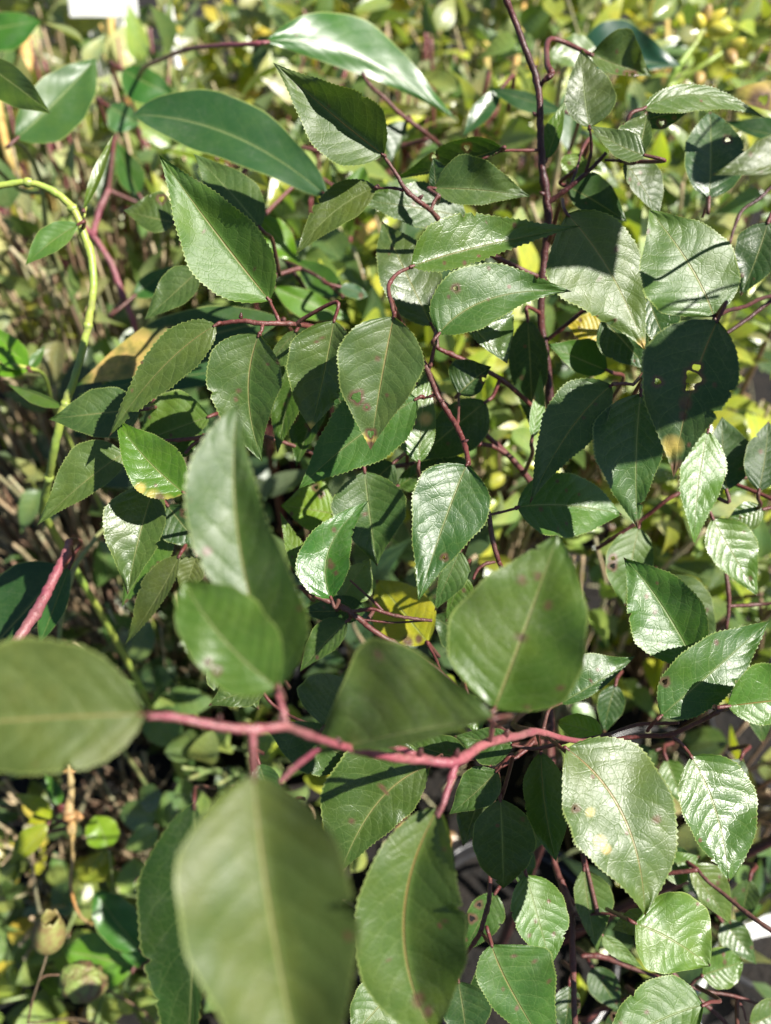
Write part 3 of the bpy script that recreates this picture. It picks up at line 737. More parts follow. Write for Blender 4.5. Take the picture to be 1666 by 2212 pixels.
add('stem_low', (1402, 1982), (1322, 2010), (1362, 1965), (1372, 2022), .415, (-.4, .1), .2, col=(.14, .17, .03), teeth=.2)
add('stem_low', (1262, 1878), (1292, 2058), (1248, 1975), (1325, 1962), .455, (.1, .2), .1, col=(.10, .155, .055))
add('stem_low', (1300, 2020), (1392, 2095), (1340, 2035), (1330, 2070), .46, (.1, .2), .1, col=(.10, .17, .045), teeth=.2)
add('low_right', (1425, 1880), (1515, 1850), (1468, 1838), (1470, 1912), .47, (.1, .2), .1, col=(.12, .19, .06), teeth=.2)
add('low_right', (1490, 1870), (1580, 1998), (1515, 1950), (1575, 1905), .465, (.1, .2), .1, col=(.12, .18, .06), teeth=.3)
add('low_corner', (1517, 2108), (1606, 2078), (1556, 2046), (1566, 2138), .475, (.1, .2), .1, col=(.11, .19, .045), prof='round', teeth=.3)
add('low_corner', (1620, 2215), (1740, 2165), (1655, 2160), (1700, 2240), .46, (.1, .2), .1, col=(.11, .17, .06), teeth=.3)
add('low_left', (870, 2110), (760, 2240), (770, 2140), (900, 2220), .37, (.25, .2), .1, col=(.085, .15, .05), prof='blunt', gl='c')
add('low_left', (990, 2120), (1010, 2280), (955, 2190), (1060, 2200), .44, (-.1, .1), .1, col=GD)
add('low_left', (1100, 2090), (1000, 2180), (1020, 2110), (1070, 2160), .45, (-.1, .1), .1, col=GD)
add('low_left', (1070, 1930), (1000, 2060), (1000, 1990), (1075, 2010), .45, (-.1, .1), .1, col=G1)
add('low_left', (1075, 1665), (970, 1760), (985, 1690), (1050, 1745), .385, (-.1, .1), .1, col=G1)
add('low_left', (1045, 1700), (1000, 1830), (985, 1755), (1060, 1760), .43, (.1, .1), .1, col=GG)
add('front_pink', (760, 1640), (560, 1560), (680, 1560), (640, 1660), .36, (-.1, .1), .1, col=G1)
add('front_pink', (1110, 1610), (980, 1590), (1040, 1570), (1045, 1650), .38, (-.1, .1), .1, col=G1)
add('low_left', (1010, 1640), (870, 1600), (950, 1585), (940, 1640), .40, (-.1, .2), .1, col=G1)
for (x, y, a, L_, D_n) in [(1440, 1640, 1.2, 110, .52), (1600, 1640, 2.0, 120, .52), (1430, 1840, .6, 120, .50), (1620, 1900, 1.8, 110, .55), (1300, 1740, 1.4, 110, .50), (1180, 1750, 1.9, 100, .47),
        (1280, 2090, 1.0, 120, .52), (1120, 1820, 1.4, 110, .47), (1360, 2180, 2.2, 100, .50), (1560, 1990, .9, 120, .53), (1230, 2130, 1.7, 110, .47), (1480, 2010, 2.4, 100, .55), (1640, 1480, 1.5, 130, .5),
        (1330, 1480, 1.8, 110, .50), (1420, 1620, 2.6, 100, .56), (1010, 1500, 1.3, 100, .45), (860, 1500, 1.8, 110, .45), (620, 1750, 2.2, 120, .45), (700, 1900, 1.5, 120, .45), (560, 1650, 1.2, 110, .46)]:
    ca, sa = math.cos(a), math.sin(a)
    add('low_corner' if x > 1250 and y > 1650 else ('low_left' if x < 1250 and y > 1450 else 'right_low'), (x, y), (x + ca * L_, y + sa * L_), (x + ca * L_ * .4 - sa * L_ * .27, y + sa * L_ * .4 + ca * L_ * .27), (x + ca * L_ * .4 + sa * L_ * .27, y + sa * L_ * .4 - ca * L_ * .27), D_n, (R.uniform(-.3, .3), R.uniform(0, .4)), .15, col=R.choice([G1, GD, GG, GL]), pet='auto')
# around the trunk
add('top_right', (1274, 276), (1257, 105), (1222, 222), (1334, 215), .44, (.0, .0), .12, M=(1262, 190), col=(.085, .125, .055), rib=-.6, teeth=1.4)
add('top_right', (1395, 336), (1272, 270), (1300, 320), (1345, 276), .425, (.1, .2), .25, M=(1335, 312), col=(.085, .12, .06), teeth=1.6)
add('top_right', (1380, 328), (1398, 238), (1340, 270), (1410, 285), .435, (-.2, .1), .2, col=(.08, .12, .045), teeth=1.2)
add('top_right', (1390, 235), (1655, 256), (1512, 182), (1480, 242), .44, (.1, .3), .1, M=(1515, 205), col=(.095, .15, .045), rib=-.3)
add('top_right', (1385, 262), (1495, 238), (1430, 225), (1440, 275), .46, (-.3, -.3), .1, col=GD)
add('far_right', (1532, 428), (1534, 240), (1480, 330), (1606, 315), .47, (.1, .15), .15, M=(1536, 330), col=(.04, .09, .045), prof='blunt', rib=.1)
add('far_right', (1800, 325), (1538, 378), (1650, 293), (1650, 380), .30, (.1, .2), .1, col=(.12, .15, .07), teeth=.2)
add('top_right', (1350, 348), (1425, 470), (1366, 410), (1438, 388), .45, (.2, .2), .1, col=GG)
add('top_right', (1225, 402), (1354, 480), (1250, 452), (1335, 405), .475, (-.2, .1), .15, col=GD, teeth=.3, mat=M_SMOOTH)
add('bud', (1276, 118), (1410, 165), (1408, 85), (1325, 160), .50, (-.1, .1), .4, col=GG, teeth=.4, pet=P(1192, 158, .45), petr=5.5)
add('trunk', (1180, 345), (1222, 210), (1182, 260), (1214, 290), .465, (-.3, .1), .1, col=(.07, .15, .02), teeth=.3)
add('trunk', (1255, 332), (1225, 400), (1215, 340), (1262, 385), .48, (-.1, .1), .1, col=GY)
add('trunk', (1140, 690), (1150, 935), (1098, 770), (1184, 770), .47, (-.5, -.2), .1, col=GD)
add('trunk', (1150, 945), (1168, 800), (1150, 870), (1180, 870), .46, (.2, .1), .1, col=(.10, .2, .02), yel=[(1150, 860, 8)])
add('far_right', (1312, 800), (1182, 742), (1262, 728), (1240, 800), .46, (.1, .2), .1, col=(.06, .15, .02), teeth=.2, mat=M_SMOOTH)
add('far_right', (1310, 720), (1222, 700), (1262, 672), (1270, 745), .49, (.1, .2), .1, col=(.55, .42, .02), teeth=.3)
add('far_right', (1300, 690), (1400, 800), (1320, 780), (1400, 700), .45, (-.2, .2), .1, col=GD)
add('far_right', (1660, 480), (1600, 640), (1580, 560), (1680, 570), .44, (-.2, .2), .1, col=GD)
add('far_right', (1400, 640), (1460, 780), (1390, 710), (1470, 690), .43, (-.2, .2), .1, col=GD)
add('right_mid', (1530, 930), (1500, 1180), (1465, 1060), (1560, 1060), .44, (.2, .15), .2, col=(.10, .20, .035), gl='c')
add('right_mid', (1570, 1060), (1560, 900), (1530, 980), (1625, 970), .46, (-.1, .2), .1, col=GD, prof='blunt')
add('right_mid', (1640, 1060), (1660, 910), (1610, 980), (1690, 980), .45, (-.1, .2), .1, col=GD, prof='blunt')
add('right_mid', (1540, 1120), (1640, 1290), (1540, 1210), (1640, 1180), .46, (.2, .15), .15, col=(.12, .21, .045), gl='c')
add('right_mid', (1380, 1140), (1350, 1310), (1310, 1220), (1412, 1220), .49, (.1, .2), .1, col=(.08, .14, .035), prof='blunt', teeth=.2)
add('right_mid', (1430, 1250), (1550, 1400), (1440, 1340), (1560, 1320), .50, (.0, .2), .1, col=GG)
add('right_mid', (1650, 1100), (1560, 1140), (1600, 1090), (1610, 1150), .47, (.1, .2), .1, col=GL)
# behind, upper left
add('left', (562, 492), (418, 332), (462, 462), (556, 402), .46, (.1, .1), .1, col=GG, rib=-.4, pet='auto')
add('left', (432, 582), (312, 692), (345, 605), (402, 652), .46, (.0, .2), .1, col=GG, pet='auto')
add('left', (452, 900), (302, 955), (365, 845), (385, 955), .44, (-.05, .25), .1, col=(.09, .16, .03), rib=.1, prof='blunt')
add('left', (442, 940), (285, 948), (350, 905), (355, 990), .45, (-.1, .2), .1, col=(.06, .12, .04))
add('left', (378, 482), (266, 455), (322, 412), (330, 502), .50, (.1, .3), .1, col=GG, pet='auto')
add('left', (650, 760), (600, 980), (580, 870), (660, 860), .44, (-.2, .2), .1, col=(.06, .12, .02))
add('left', (700, 830), (640, 1010), (610, 940), (690, 930), .46, (-.2, .2), .1, col=(.06, .12, .025), holes=[(632, 900, 8)])
add('left', (740, 880), (700, 760), (690, 820), (790, 830), .43, (-.3, .1), .1, col=GD)
add('left', (640, 715), (570, 800), (600, 740), (640, 780), .43, (-.1, .1), .1, col=GG)
add('centre', (860, 1050), (960, 980), (900, 1000), (930, 1050), .47, (-.1, .2), .1, col=G1)
add('centre', (850, 1000), (780, 1060), (790, 1010), (840, 1060), .46, (-.1, .2), .1, col=GD)

for bx, by, bd, ax_, ay_ in [(470, 1560, .217, .5, -1), (735, 1608, .25, -.4, -1), (905, 1632, .277, .3, -1), (1090, 1592, .31, .4, -1), (612, 1560, .225, -.6, -1), (985, 1634, .285, .2, -1),
                         (948, 868, .404, 1, -.2), (1001, 955, .393, 1, -.4), (520, 688, .392, .2, -1), (905, 430, .425, .8, -.6), (1150, 150, .455, 1, -.6), (1176, 420, .464, -1, -.3), (1160, 250, .457, -1, -.5)]:
    o_ = P(bx, by, bd); r_ = (7.5 if bd < .33 else 4.5) * bd / FOC
    a_ = RT * ax_ - UP * ay_ * 1.0 - FW * .5; a_ = a_ / np.linalg.norm(a_)
    pth = np.array([o_ + a_ * r_ * k for k in (.2, 1.0, 1.8, 2.5, 3.0)])
    V, F = tube(pth, np.array([1.0, 1.0, .8, .45, .1]) * r_, 10)
    key = 'front_pink' if bd < .33 else ('centre' if by > 800 else ('left' if by > 600 else ('upper_mid' if bx < 1000 else 'trunk')))
    mesh_obj('bud', V, F, M_DARK, CLOUD[key][0], o_)
# ------------------------------------------------------------------ plants round and behind the shrub
def tmpl(nu, nv, shape):
    U = np.linspace(0, 1, nu); vs = np.linspace(-1, 1, nv)
    xs, ys = PROF[shape]
    w = np.interp(U, xs, ys); w[0] = .03; w[-1] = .0
    return U, vs, w

def leaves_mesh(pos, dirs, nrm, length, width, col, shape='ovate', nu=8, nv=5, fold=.35, droop=.25, jit=.15):
    """many leaves at once: arrays of base, direction and face; one mesh"""
    n = len(pos)
    U, vs, w = tmpl(nu, nv, shape)
    dirs = dirs / np.linalg.norm(dirs, axis=1)[:, None]
    sid = np.cross(nrm, dirs); sid /= np.linalg.norm(sid, axis=1)[:, None] + 1e-9
    nr = np.cross(dirs, sid)
    fo = fold * (1 + NR.uniform(-.6, .6, n)); dr = droop * (1 + NR.uniform(-1, 1.2, n)); tw = NR.uniform(-.35, .35, n)
    uu, vv = np.meshgrid(U, vs, indexing='ij'); ww = w[:, None] * vv
    uu = uu.ravel(); vv = vv.ravel(); ww = ww.ravel()
    X = uu[None, :] * length[:, None]
    Y = ww[None, :] * width[:, None] / 2
    Z = fo[:, None] * np.abs(Y) - dr[:, None] * length[:, None] * (uu ** 2)[None, :] + tw[:, None] * Y * uu[None, :]
    Vx = pos[:, None, :] + X[:, :, None] * dirs[:, None, :] + Y[:, :, None] * sid[:, None, :] + Z[:, :, None] * nr[:, None, :]
    m = nu * nv
    q = np.array([(i * nv + j, (i + 1) * nv + j, (i + 1) * nv + j + 1, i * nv + j + 1) for i in range(nu - 1) for j in range(nv - 1)])
    F = (q[None] + (np.arange(n) * m)[:, None, None]).reshape(-1, 4)
    UV = np.stack([np.tile(uu, n), np.tile(vv * .5 + .5, n)], 1)
    C = np.repeat(col, m, axis=0)
    return Vx.reshape(-1, 3), F, UV, C

def foliage_obj(name, V, F, UV, C, mat, parent, extra=None):
    o = mesh_obj(name, V, F.tolist(), mat, parent, WORLDPOS[parent] if parent else V.mean(axis=0))
    me = o.data
    vi = np.zeros(len(me.loops), np.int32); me.loops.foreach_get('vertex_index', vi)
    uvl = me.uv_layers.new(name='UVMap'); uvl.data.foreach_set('uv', UV[vi].ravel())
    a = me.attributes.new('lc', 'FLOAT_COLOR', 'POINT')
    a.data.foreach_set('color', np.hstack([C, np.ones((len(C), 1))]).ravel())
    return o

def vis(p, margin=260):
    x, y, d = pix_of(p)
    return -margin < x < 1666 + margin and -margin < y < 2212 + margin, d

def plant(cname, label, cat, cx, cy, cd_, spread, height, cols, n_stem=7, n_leaf=110, L=(.03, .05), asp=.5, shape='ovate',
          stem_mat=None, stem_r=.0020, upright=.5, low=.25, dmin=.60, group=None, fold=.35, sag=0.0, clump=.035, face=.55):
    c = P(cx, cy, cd_)
    base = np.array([c[0], c[1] + .02, 0.0])
    t = thing(cname, label, cat, base, group)
    SV, SF = [], []
    pos, dirs = [], []
    top = c[2] + height * .25
    paths = []
    for k in range(n_stem):
        an = R.uniform(0, 2 * math.pi); rr = spread * math.sqrt(R.random())
        tip = np.array([c[0] + rr * math.cos(an), c[1] + rr * math.sin(an), top + R.uniform(-.5, .25) * height])
        b0 = base + np.array([math.cos(an), math.sin(an), 0]) * .02 * R.random() + np.array([0, 0, 0.0])
        m1 = b0 * .6 + tip * .4; m1[2] = tip[2] * .45; m1[:2] = b0[:2] * .8 + tip[:2] * .2 + NR.normal(0, .01, 2)
        m2 = b0 * .3 + tip * .7; m2[2] = tip[2] * .8 + sag; m2[:2] = b0[:2] * .4 + tip[:2] * .6 + NR.normal(0, .012, 2)
        path = catmull(np.array([b0, m1, m2, tip]), 7)
        # keep stems clear of the space taken by the near shrub
        dep = (path - CAM) @ FW
        if dep.min() < dmin * .93 and k > 0: continue
        paths.append(path)
        tube(path, np.linspace(stem_r * 1.6, stem_r * .8, len(path)) * R.uniform(.7, 1.3), 6, SV, SF)
    tries = 0
    while len(pos) < n_leaf * (.74 if cname == 'bushy_plant' else 1.0) and tries < n_leaf * 12:
        tries += 1
        path = paths[R.randrange(len(paths))]
        u = low + (1 - low) * R.random() ** .8
        f = u * (len(path) - 1.01); i = int(f); p = path[i] * (1 - (f - i)) + path[i + 1] * (f - i)
        off = NR.normal(0, clump, 3); off[2] *= .7
        p2 = p + off
        ok, d = vis(p2, 200)
        if not ok or d < dmin: continue
        if p2[2] < .01: continue
        dv = off / (np.linalg.norm(off) + 1e-6) * .8 + np.array([0, 0, upright * .6]) + NR.normal(0, .35, 3)
        pos.append(p2); dirs.append(dv)
    if pos:
        pos = np.array(pos); dirs = np.array(dirs); n = len(pos)
        up = np.array([0.15, -.3, 1.0]) * face + NR.normal(0, .42, (n, 3))
        ln = NR.uniform(L[0], L[1], n) * (1.3 if cname == 'bushy_plant' else 1.1); wd = ln * asp * NR.uniform(.8, 1.2, n)
        ci = NR.randint(0, len(cols), n)
        cc = np.array(cols)[ci] * NR.uniform(.75, 1.3, (n, 1)) * NR.uniform(.92, 1.08, (n, 3))
        V, F, UV, C = leaves_mesh(pos, dirs, up, ln, wd, cc, shape, fold=fold)
        foliage_obj('foliage', V, F, UV, C, M_FOL, t)
    mesh_obj('stems', SV, SF, stem_mat or M_TAN, t, base)
    return t

cG = (.070, .13, .045); cY = (.26, .32, .05); cP = (.28, .33, .19); cO = (.16, .19, .085); cD = (.03, .07, .028); cL = (.17, .25, .08); cYY = (.45, .42, .08)
PL = [
 ('bushy_plant', 'dull twiggy plant in the pot at the right edge under the toothed leaves', 1650, 1690, .80, .07, .08, [cD, cO, cG], 8, 40, (.025, .04), .5, 'ovate', M_BROWN),
 ('bushy_plant', 'small dark plant at the lower right beside the white pot rim', 1600, 2060, .82, .07, .07, [cD, cO, cG], 8, 40, (.025, .04), .5, 'ovate', M_BROWN),
 ('bushy_plant', 'pale far bush in the very top left corner behind the thick cane', 40, -70, 1.55, .20, .26, [cP, cO, cL], 12, 240, (.035, .055), .5, 'ovate', M_TAN),
 ('bushy_plant', 'far yellowish bush above the arched glossy leaf at the top edge', 640, -80, 1.6, .22, .28, [cP, cYY, cL], 12, 240, (.035, .055), .5, 'ovate', M_TAN),
 ('bushy_plant', 'far yellow green bush in the top right corner behind the buds', 1640, -60, 1.55, .20, .28, [cY, cP, cL], 12, 260, (.03, .045), .5, 'ovate', M_TAN),
 ('bushy_plant', 'low dark sprawling plant between the black pots at lower right', 1560, 1880, .80, .09, .08, [cD, cO, cG], 9, 55, (.025, .04), .5, 'ovate', M_BROWN),
 # name, label, x, y, dist, spread, height, colours, stems, leaves, L, asp, shape, stem, ...
 ('bushy_plant', 'out of focus bush with small bright yellow green leaves in the top right corner', 1560, 60, 1.25, .20, .30, [cY, cL, cYY, cP], 16, 520, (.022, .035), .5, 'ovate', M_TAN),
 ('bushy_plant', 'blurred yellow green bush left of the yellow flower buds', 1330, 40, 1.35, .20, .30, [cY, cL, cG, cYY], 14, 420, (.025, .045), .5, 'ovate', M_TAN),
 ('bushy_plant', 'blurred pale leafy bush behind the dark red trunk at the top edge', 1080, 30, 1.3, .20, .30, [cP, cL, cG, cO], 14, 380, (.03, .05), .5, 'ovate', M_TAN),
 ('bushy_plant', 'blurred greyish green bush above the long arched leaf', 800, 20, 1.3, .20, .30, [cP, cG, cYY, cO], 12, 320, (.035, .055), .55, 'round', M_TAN),
 ('bushy_plant', 'blurred yellow leaved bush beside the white board at the top', 540, 20, 1.35, .15, .28, [cYY, cP, cG, cY], 12, 280, (.03, .05), .55, 'ovate', M_TAN),
 ('bushy_plant', 'blurred bush of grey green leaves under the white board', 220, 210, 1.18, .15, .16, [cP, cO, cL, cG], 12, 260, (.03, .05), .5, 'ovate', M_TAN),
 ('bushy_plant', 'blurred bush with broad leaves in the top left corner', -10, 110, 1.15, .12, .22, [cG, cP, cO], 10, 200, (.035, .055), .55, 'round', M_TAN),
 ('bushy_plant', 'pale green bush behind the two bamboo canes at left', 140, 330, 1.05, .17, .25, [cP, cO, cL], 12, 260, (.025, .045), .5, 'ovate', M_PINK),
 ('bushy_plant', 'green bush between the two long glossy leaves', 480, 300, 1.0, .17, .25, [cG, cP, cL], 12, 280, (.03, .05), .5, 'ovate', M_PINK),
 ('bushy_plant', 'pale green bush under the arched glossy leaf', 900, 240, 1.0, .17, .25, [cP, cG, cL, cO], 12, 320, (.028, .045), .5, 'ovate', M_PINK),
 ('bushy_plant', 'small leaved green bush behind the upper trunk', 1180, 240, 1.0, .17, .25, [cL, cG, cP, cY], 12, 340, (.025, .04), .5, 'ovate', M_TAN),
 ('bushy_plant', 'small leaved green bush below the yellow flower buds', 1480, 260, .98, .17, .25, [cL, cG, cY, cP], 14, 420, (.02, .034), .55, 'round', M_TAN),
 ('bushy_plant', 'green bush at the right edge behind the dark branches', 1640, 480, .88, .14, .22, [cL, cG, cP], 12, 300, (.025, .04), .5, 'ovate', M_TAN),
 ('bushy_plant', 'thin pale plant crossed by the arching green stem at the left edge', 60, 600, .90, .12, .25, [cP, cL, cY, cO], 12, 150, (.022, .038), .45, 'ovate', M_TAN),
 ('bushy_plant', 'green plant with tan stalks right of the arching green stem', 290, 520, .88, .13, .22, [cG, cO, cL], 12, 190, (.028, .045), .5, 'ovate', M_TAN),
 ('bushy_plant', 'bright green plant behind the two upper serrated leaves', 620, 520, .85, .13, .22, [cY, cG, cL], 10, 200, (.035, .055), .4, 'lance', M_PINK),
 ('bushy_plant', 'green plant seen between the central hanging leaves', 860, 620, .82, .13, .22, [cG, cL, cY, cD], 10, 240, (.03, .045), .5, 'ovate', M_TAN),
 ('bushy_plant', 'green plant behind the dark holed leaf at right', 1350, 560, .82, .15, .22, [cG, cL, cP, cY], 12, 320, (.025, .042), .5, 'ovate', M_TAN),
 ('bushy_plant', 'light green plant behind the lower stretch of the trunk', 1130, 900, .80, .12, .20, [cL, cY, cG], 10, 200, (.022, .038), .5, 'ovate', M_TAN),
 ('bushy_plant', 'light green plant at the right edge beside the middle branches', 1620, 900, .80, .13, .20, [cL, cP, cG, cY], 12, 260, (.025, .042), .5, 'ovate', M_TAN),
 ('bushy_plant', 'yellow green plant in the gap right of the large spotted leaf', 1330, 1290, .78, .08, .18, [cL, cY, cG], 9, 110, (.022, .036), .5, 'ovate', M_TAN),
 ('bushy_plant', 'green plant at the right edge above the twig fork', 1610, 1220, .78, .09, .18, [cL, cG, cY], 9, 130, (.028, .042), .5, 'ovate', M_BROWN),
 ('bushy_plant', 'dark leafy plant behind the leaf with pink edge', 330, 930, .80, .10, .20, [cD, cG, cD], 9, 120, (.03, .05), .5, 'ovate', M_TAN),
 ('bushy_plant', 'dark leafy plant behind the yellow leaf', 780, 1180, .76, .10, .18, [cD, cG, cD], 9, 120, (.03, .05), .5, 'ovate', M_TAN),
 ('bushy_plant', 'dull stalky plant at the left edge below the curved stem', 40, 1010, .86, .10, .2, [cO, cD, cG], 12, 60, (.025, .04), .5, 'ovate', M_TAN),
 ('weed', 'dark round leaved weed above the leftmost large blurred leaf', 330, 1340, .84, .10, .10, [cD, cG, cG], 10, 75, (.028, .042), .8, 'round', M_GSTEM),
 ('weed', 'bright green weed beneath the pink forked stem', 560, 1640, .82, .08, .10, [cL, cG, cY], 9, 60, (.024, .034), .8, 'round', M_GSTEM),
 ('weed', 'round leaved weed at the bottom left edge', 60, 1830, .86, .10, .10, [cL, cG, cYY], 10, 65, (.026, .04), .6, 'round', M_TAN),
 ('weed', 'bright green weed around the split dry pod', 190, 2130, .84, .09, .09, [cL, cL, cG, cY], 10, 70, (.026, .04), .85, 'round', M_GSTEM),
 ('weed', 'dark small weed beneath the front hanging leaf', 500, 2020, .88, .09, .09, [cD, cG], 8, 50, (.024, .036), .8, 'round', M_GSTEM),
 ('weed', 'small weed between the black pots under the shrub', 1330, 2120, .82, .05, .08, [cL, cY], 6, 22, (.02, .032), .6, 'ovate', M_GSTEM),
]
for nm, lb, x, y, d, sp_, h_, cols, ns, nl, LL, asp, shp, sm in PL:
    plant(nm, lb, 'weed' if nm == 'weed' else 'plant', x, y, d, sp_, h_, cols, ns, nl, LL, asp, shp, sm,
          group='blurred bushes behind the shrub' if nm != 'weed' else 'weeds on the ground', low=.35 if nm != 'weed' else .1,
          dmin=.62 if y > 200 else .75)

# ------------------------------------------------------------------ single plants, canes, pots
def to_ground(p, dx=0.0, dy=.03):
    q = np.array([p[0] + dx, p[1] + dy, 0.0]); return q

def lathe0(prof, origin, axis, seg=14):
    z = np.asarray(axis, float); z = z / np.linalg.norm(z)
    x = np.cross([0.1, 1, 0.2], z); x /= np.linalg.norm(x); y = np.cross(z, x)
    V = [origin + x * r * math.cos(6.28318 * k / seg) + y * r * math.sin(6.28318 * k / seg) + z * h for r, h in prof for k in range(seg)]
    F = [(i * seg + k, i * seg + (k + 1) % seg, (i + 1) * seg + (k + 1) % seg, (i + 1) * seg + k) for i in range(len(prof) - 1) for k in range(seg)]
    return V, F

def single(cname, label, cat, runs, mat, r_ground=None, dx=0.0, dy=.03, group=None, stemname='stem'):
    """a plant whose first stem run ends by going down to the ground; every run is a stem of its own"""
    p, r = stem_path(runs[0])
    e = p[-1]; g = to_ground(e, dx, dy)
    rg = r_ground or r[-1] * 1.2
    ext = catmull(np.array([[*e, r[-1]], [*(e * .5 + g * .5 + np.array([0, .012, .02])), rg], [*g, rg]]), 8)
    t = thing(cname, label, cat, g, group)
    V, F = tube(np.vstack([p, ext[1:, :3]]), np.append(r, ext[1:, 3]), 12)
    st = mesh_obj(stemname, V, F, mat, t, g)
    clouds = [np.vstack([p, ext[:, :3]])]
    for run in runs[1:]:
        p, r = stem_path(run); V, F = tube(p, r, 10)
        mesh_obj(stemname, V, F, mat, t, p[0]); clouds.append(p)
    return t, np.vstack(clouds)

def hero(t, cloud, *a, **k):
    if 'pet' not in k:
        pb = P(a[0][0], a[0][1], a[4]); dist = np.linalg.norm(cloud - pb, axis=1); i = int(np.argmin(dist))
        k['pet'] = cloud[i] if dist[i] < .09 else 'auto'
    k.setdefault('mat', M_SMOOTH); k.setdefault('teeth', .05)
    return leaf(*a, parent=t, **k)

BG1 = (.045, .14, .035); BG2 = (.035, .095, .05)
t, c = single('long_leaved_plant', 'plant with a long arched glossy leaf on a purple stem near the top', 'plant',
    [[(575, 92, .60, 5), (547, 95, .602, 7), (480, 98, .62, 6), (408, 106, .66, 6), (350, 128, .72, 6), (305, 155, .80, 6), (285, 220, .95, 5)]], M_PINK)
hero(t, c, (573, 92), (990, 263), (778, 42), (722, 142), .60, (.26, -.02), -.12, M=(760, 118), col=BG1, prof='lance', rib=.1, bend=.05, petmat=M_PINK)
t, c = single('long_leaved_plant', 'plant with a wide glossy leaf half in blue shade at upper left', 'plant',
    [[(700, 422, .60, 4), (690, 400, .62, 5), (640, 340, .64, 7), (560, 330, .66, 8), (500, 420, .70, 9)], [(450, 318, .58, 4), (520, 340, .61, 6), (570, 335, .655, 6)]], M_PINK)
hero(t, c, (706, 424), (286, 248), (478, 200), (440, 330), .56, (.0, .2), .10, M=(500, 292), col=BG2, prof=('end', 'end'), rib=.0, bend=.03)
t, c = single('long_leaved_plant', 'plant with a low broad yellowing leaf under the left twig', 'plant',
    [[(612, 690, .52, 4), (640, 740, .56, 6), (620, 800, .62, 7), (560, 860, .68, 8)]], M_RED)
hero(t, c, (612, 690), (160, 835), (400, 668), (385, 800), .52, (-.05, .35), .06, M=(382, 745), col=(.05, .10, .05), prof='lance', yel=[(230, 790, 60), (300, 760, 60), (370, 745, 40)], rib=.2)
hero(t, c, (560, 800), (165, 855), (330, 790), (330, 850), .58, (-.05, .35), .06, col=BG2, prof='lance')
t, c = single('blue_leaved_plant', 'plant with one large dark blue green leaf at the upper right', 'plant',
    [[(1240, 130, .72, 5), (1215, 160, .74, 7), (1205, 230, .78, 8), (1210, 330, .82, 8)]], M_TAN)
hero(t, c, (1240, 128), (1475, 142), (1350, 48), (1395, 160), .72, (.0, .1), .25, col=(.02, .085, .085), prof='ovate', rib=0, bend=.05)
hero(t, c, (1290, 108), (1172, 128), (1232, 76), (1250, 145), .66, (.1, .2), .1, col=PALE, teeth=.3, gl='c')
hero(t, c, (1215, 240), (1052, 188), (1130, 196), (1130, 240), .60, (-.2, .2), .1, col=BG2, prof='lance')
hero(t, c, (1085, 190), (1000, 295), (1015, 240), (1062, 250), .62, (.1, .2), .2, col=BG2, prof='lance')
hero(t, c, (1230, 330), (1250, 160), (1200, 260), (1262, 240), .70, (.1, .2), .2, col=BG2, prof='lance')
t, c = single('brown_edged_plant', 'plant with a brown damaged leaf at the right edge near the top', 'plant',
    [[(1760, 230, .58, 6), (1800, 300, .62, 8), (1810, 420, .68, 8)]], M_BROWN)
hero(t, c, (1745, 235), (1550, 200), (1640, 172), (1640, 235), .56, (-.1, .2), .1, col=(.08, .10, .04), yel=[(1640, 205, 50)], spots=[(1640, 225, 30), (1590, 235, 16)], holes=[(1650, 215, 10)])
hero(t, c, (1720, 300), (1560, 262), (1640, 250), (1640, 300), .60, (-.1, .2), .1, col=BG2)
t, c = single('broad_leaved_plant', 'plant with a big dusty oval leaf at the upper left edge', 'plant',
    [[(30, 305, .64, 5), (60, 330, .66, 6), (90, 400, .70, 7), (100, 500, .76, 8)], [(-60, 130, .5, 4), (-90, 260, .56, 5), (30, 400, .68, 6), (92, 420, .70, 6)]], M_GSTEM)
hero(t, c, (36, 300), (208, 126), (88, 175), (180, 258), .62, (.1, .15), .2, M=(130, 210), col=(.07, .15, .06), prof='blunt', rib=-.5)
hero(t, c, (-75, 110), (110, 246), (52, 160), (20, 232), .50, (-.4, -.3), .1, M=(25, 178), col=(.09, .15, .04), prof='lance')
hero(t, c, (-60, 75), (90, 45), (20, 25), (30, 105), .85, (-.1, .2), .15, col=BG1, prof='blunt')
hero(t, c, (265, 150), (380, 208), (330, 152), (300, 222), .82, (-.1, .1), .15, col=BG1, prof='blunt')
hero(t, c, (235, 230), (300, 270), (262, 220), (260, 290), .80, (-.1, .1), .15, col=(.08, .18, .10), prof='round')
t, c = single('young_vine', 'yellow green arching vine stem along the left edge', 'vine',
    [[(-60, 412, .47, 9), (0, 401, .47, 9.5), (55, 394, .472, 9.5), (109, 410, .475, 10), (157, 450, .478, 11), (180, 503, .48, 11.5), (199, 565, .48, 11.5), (201, 630, .48, 11), (190, 703, .482, 10.5), (168, 794, .485, 11), (142, 871, .49, 12.5), (120, 958, .50, 12), (106, 1031, .52, 11), (91, 1104, .55, 11)],
     [(182, 470, .478, 3), (190, 420, .478, 3)]], M_VINE)
for vx, vy, vd in [(157, 450, .478), (190, 703, .482), (142, 871, .49), (60, 394, .472), (106, 1031, .52)]:
    o_ = P(vx, vy, vd); rr_ = 13.2 * .74 * vd / FOC
    V, F = lathe0([(rr_ * .6, -rr_ * 1.1), (rr_ * .98, -rr_ * .5), (rr_ * 1.12, 0), (rr_ * .98, rr_ * .5), (rr_ * .6, rr_ * 1.1)], o_, (P(vx + (8 if vy > 450 else 40), vy - (40 if vy > 450 else 5), vd) - o_))
    mesh_obj('node', V, F, M_VINE, t, o_)
hero(t, c, (170, 485), (55, 573), (100, 486), (120, 545), .47, (.1, .2), .2, M=(112, 522), col=(.11, .20, .06), prof='lance')
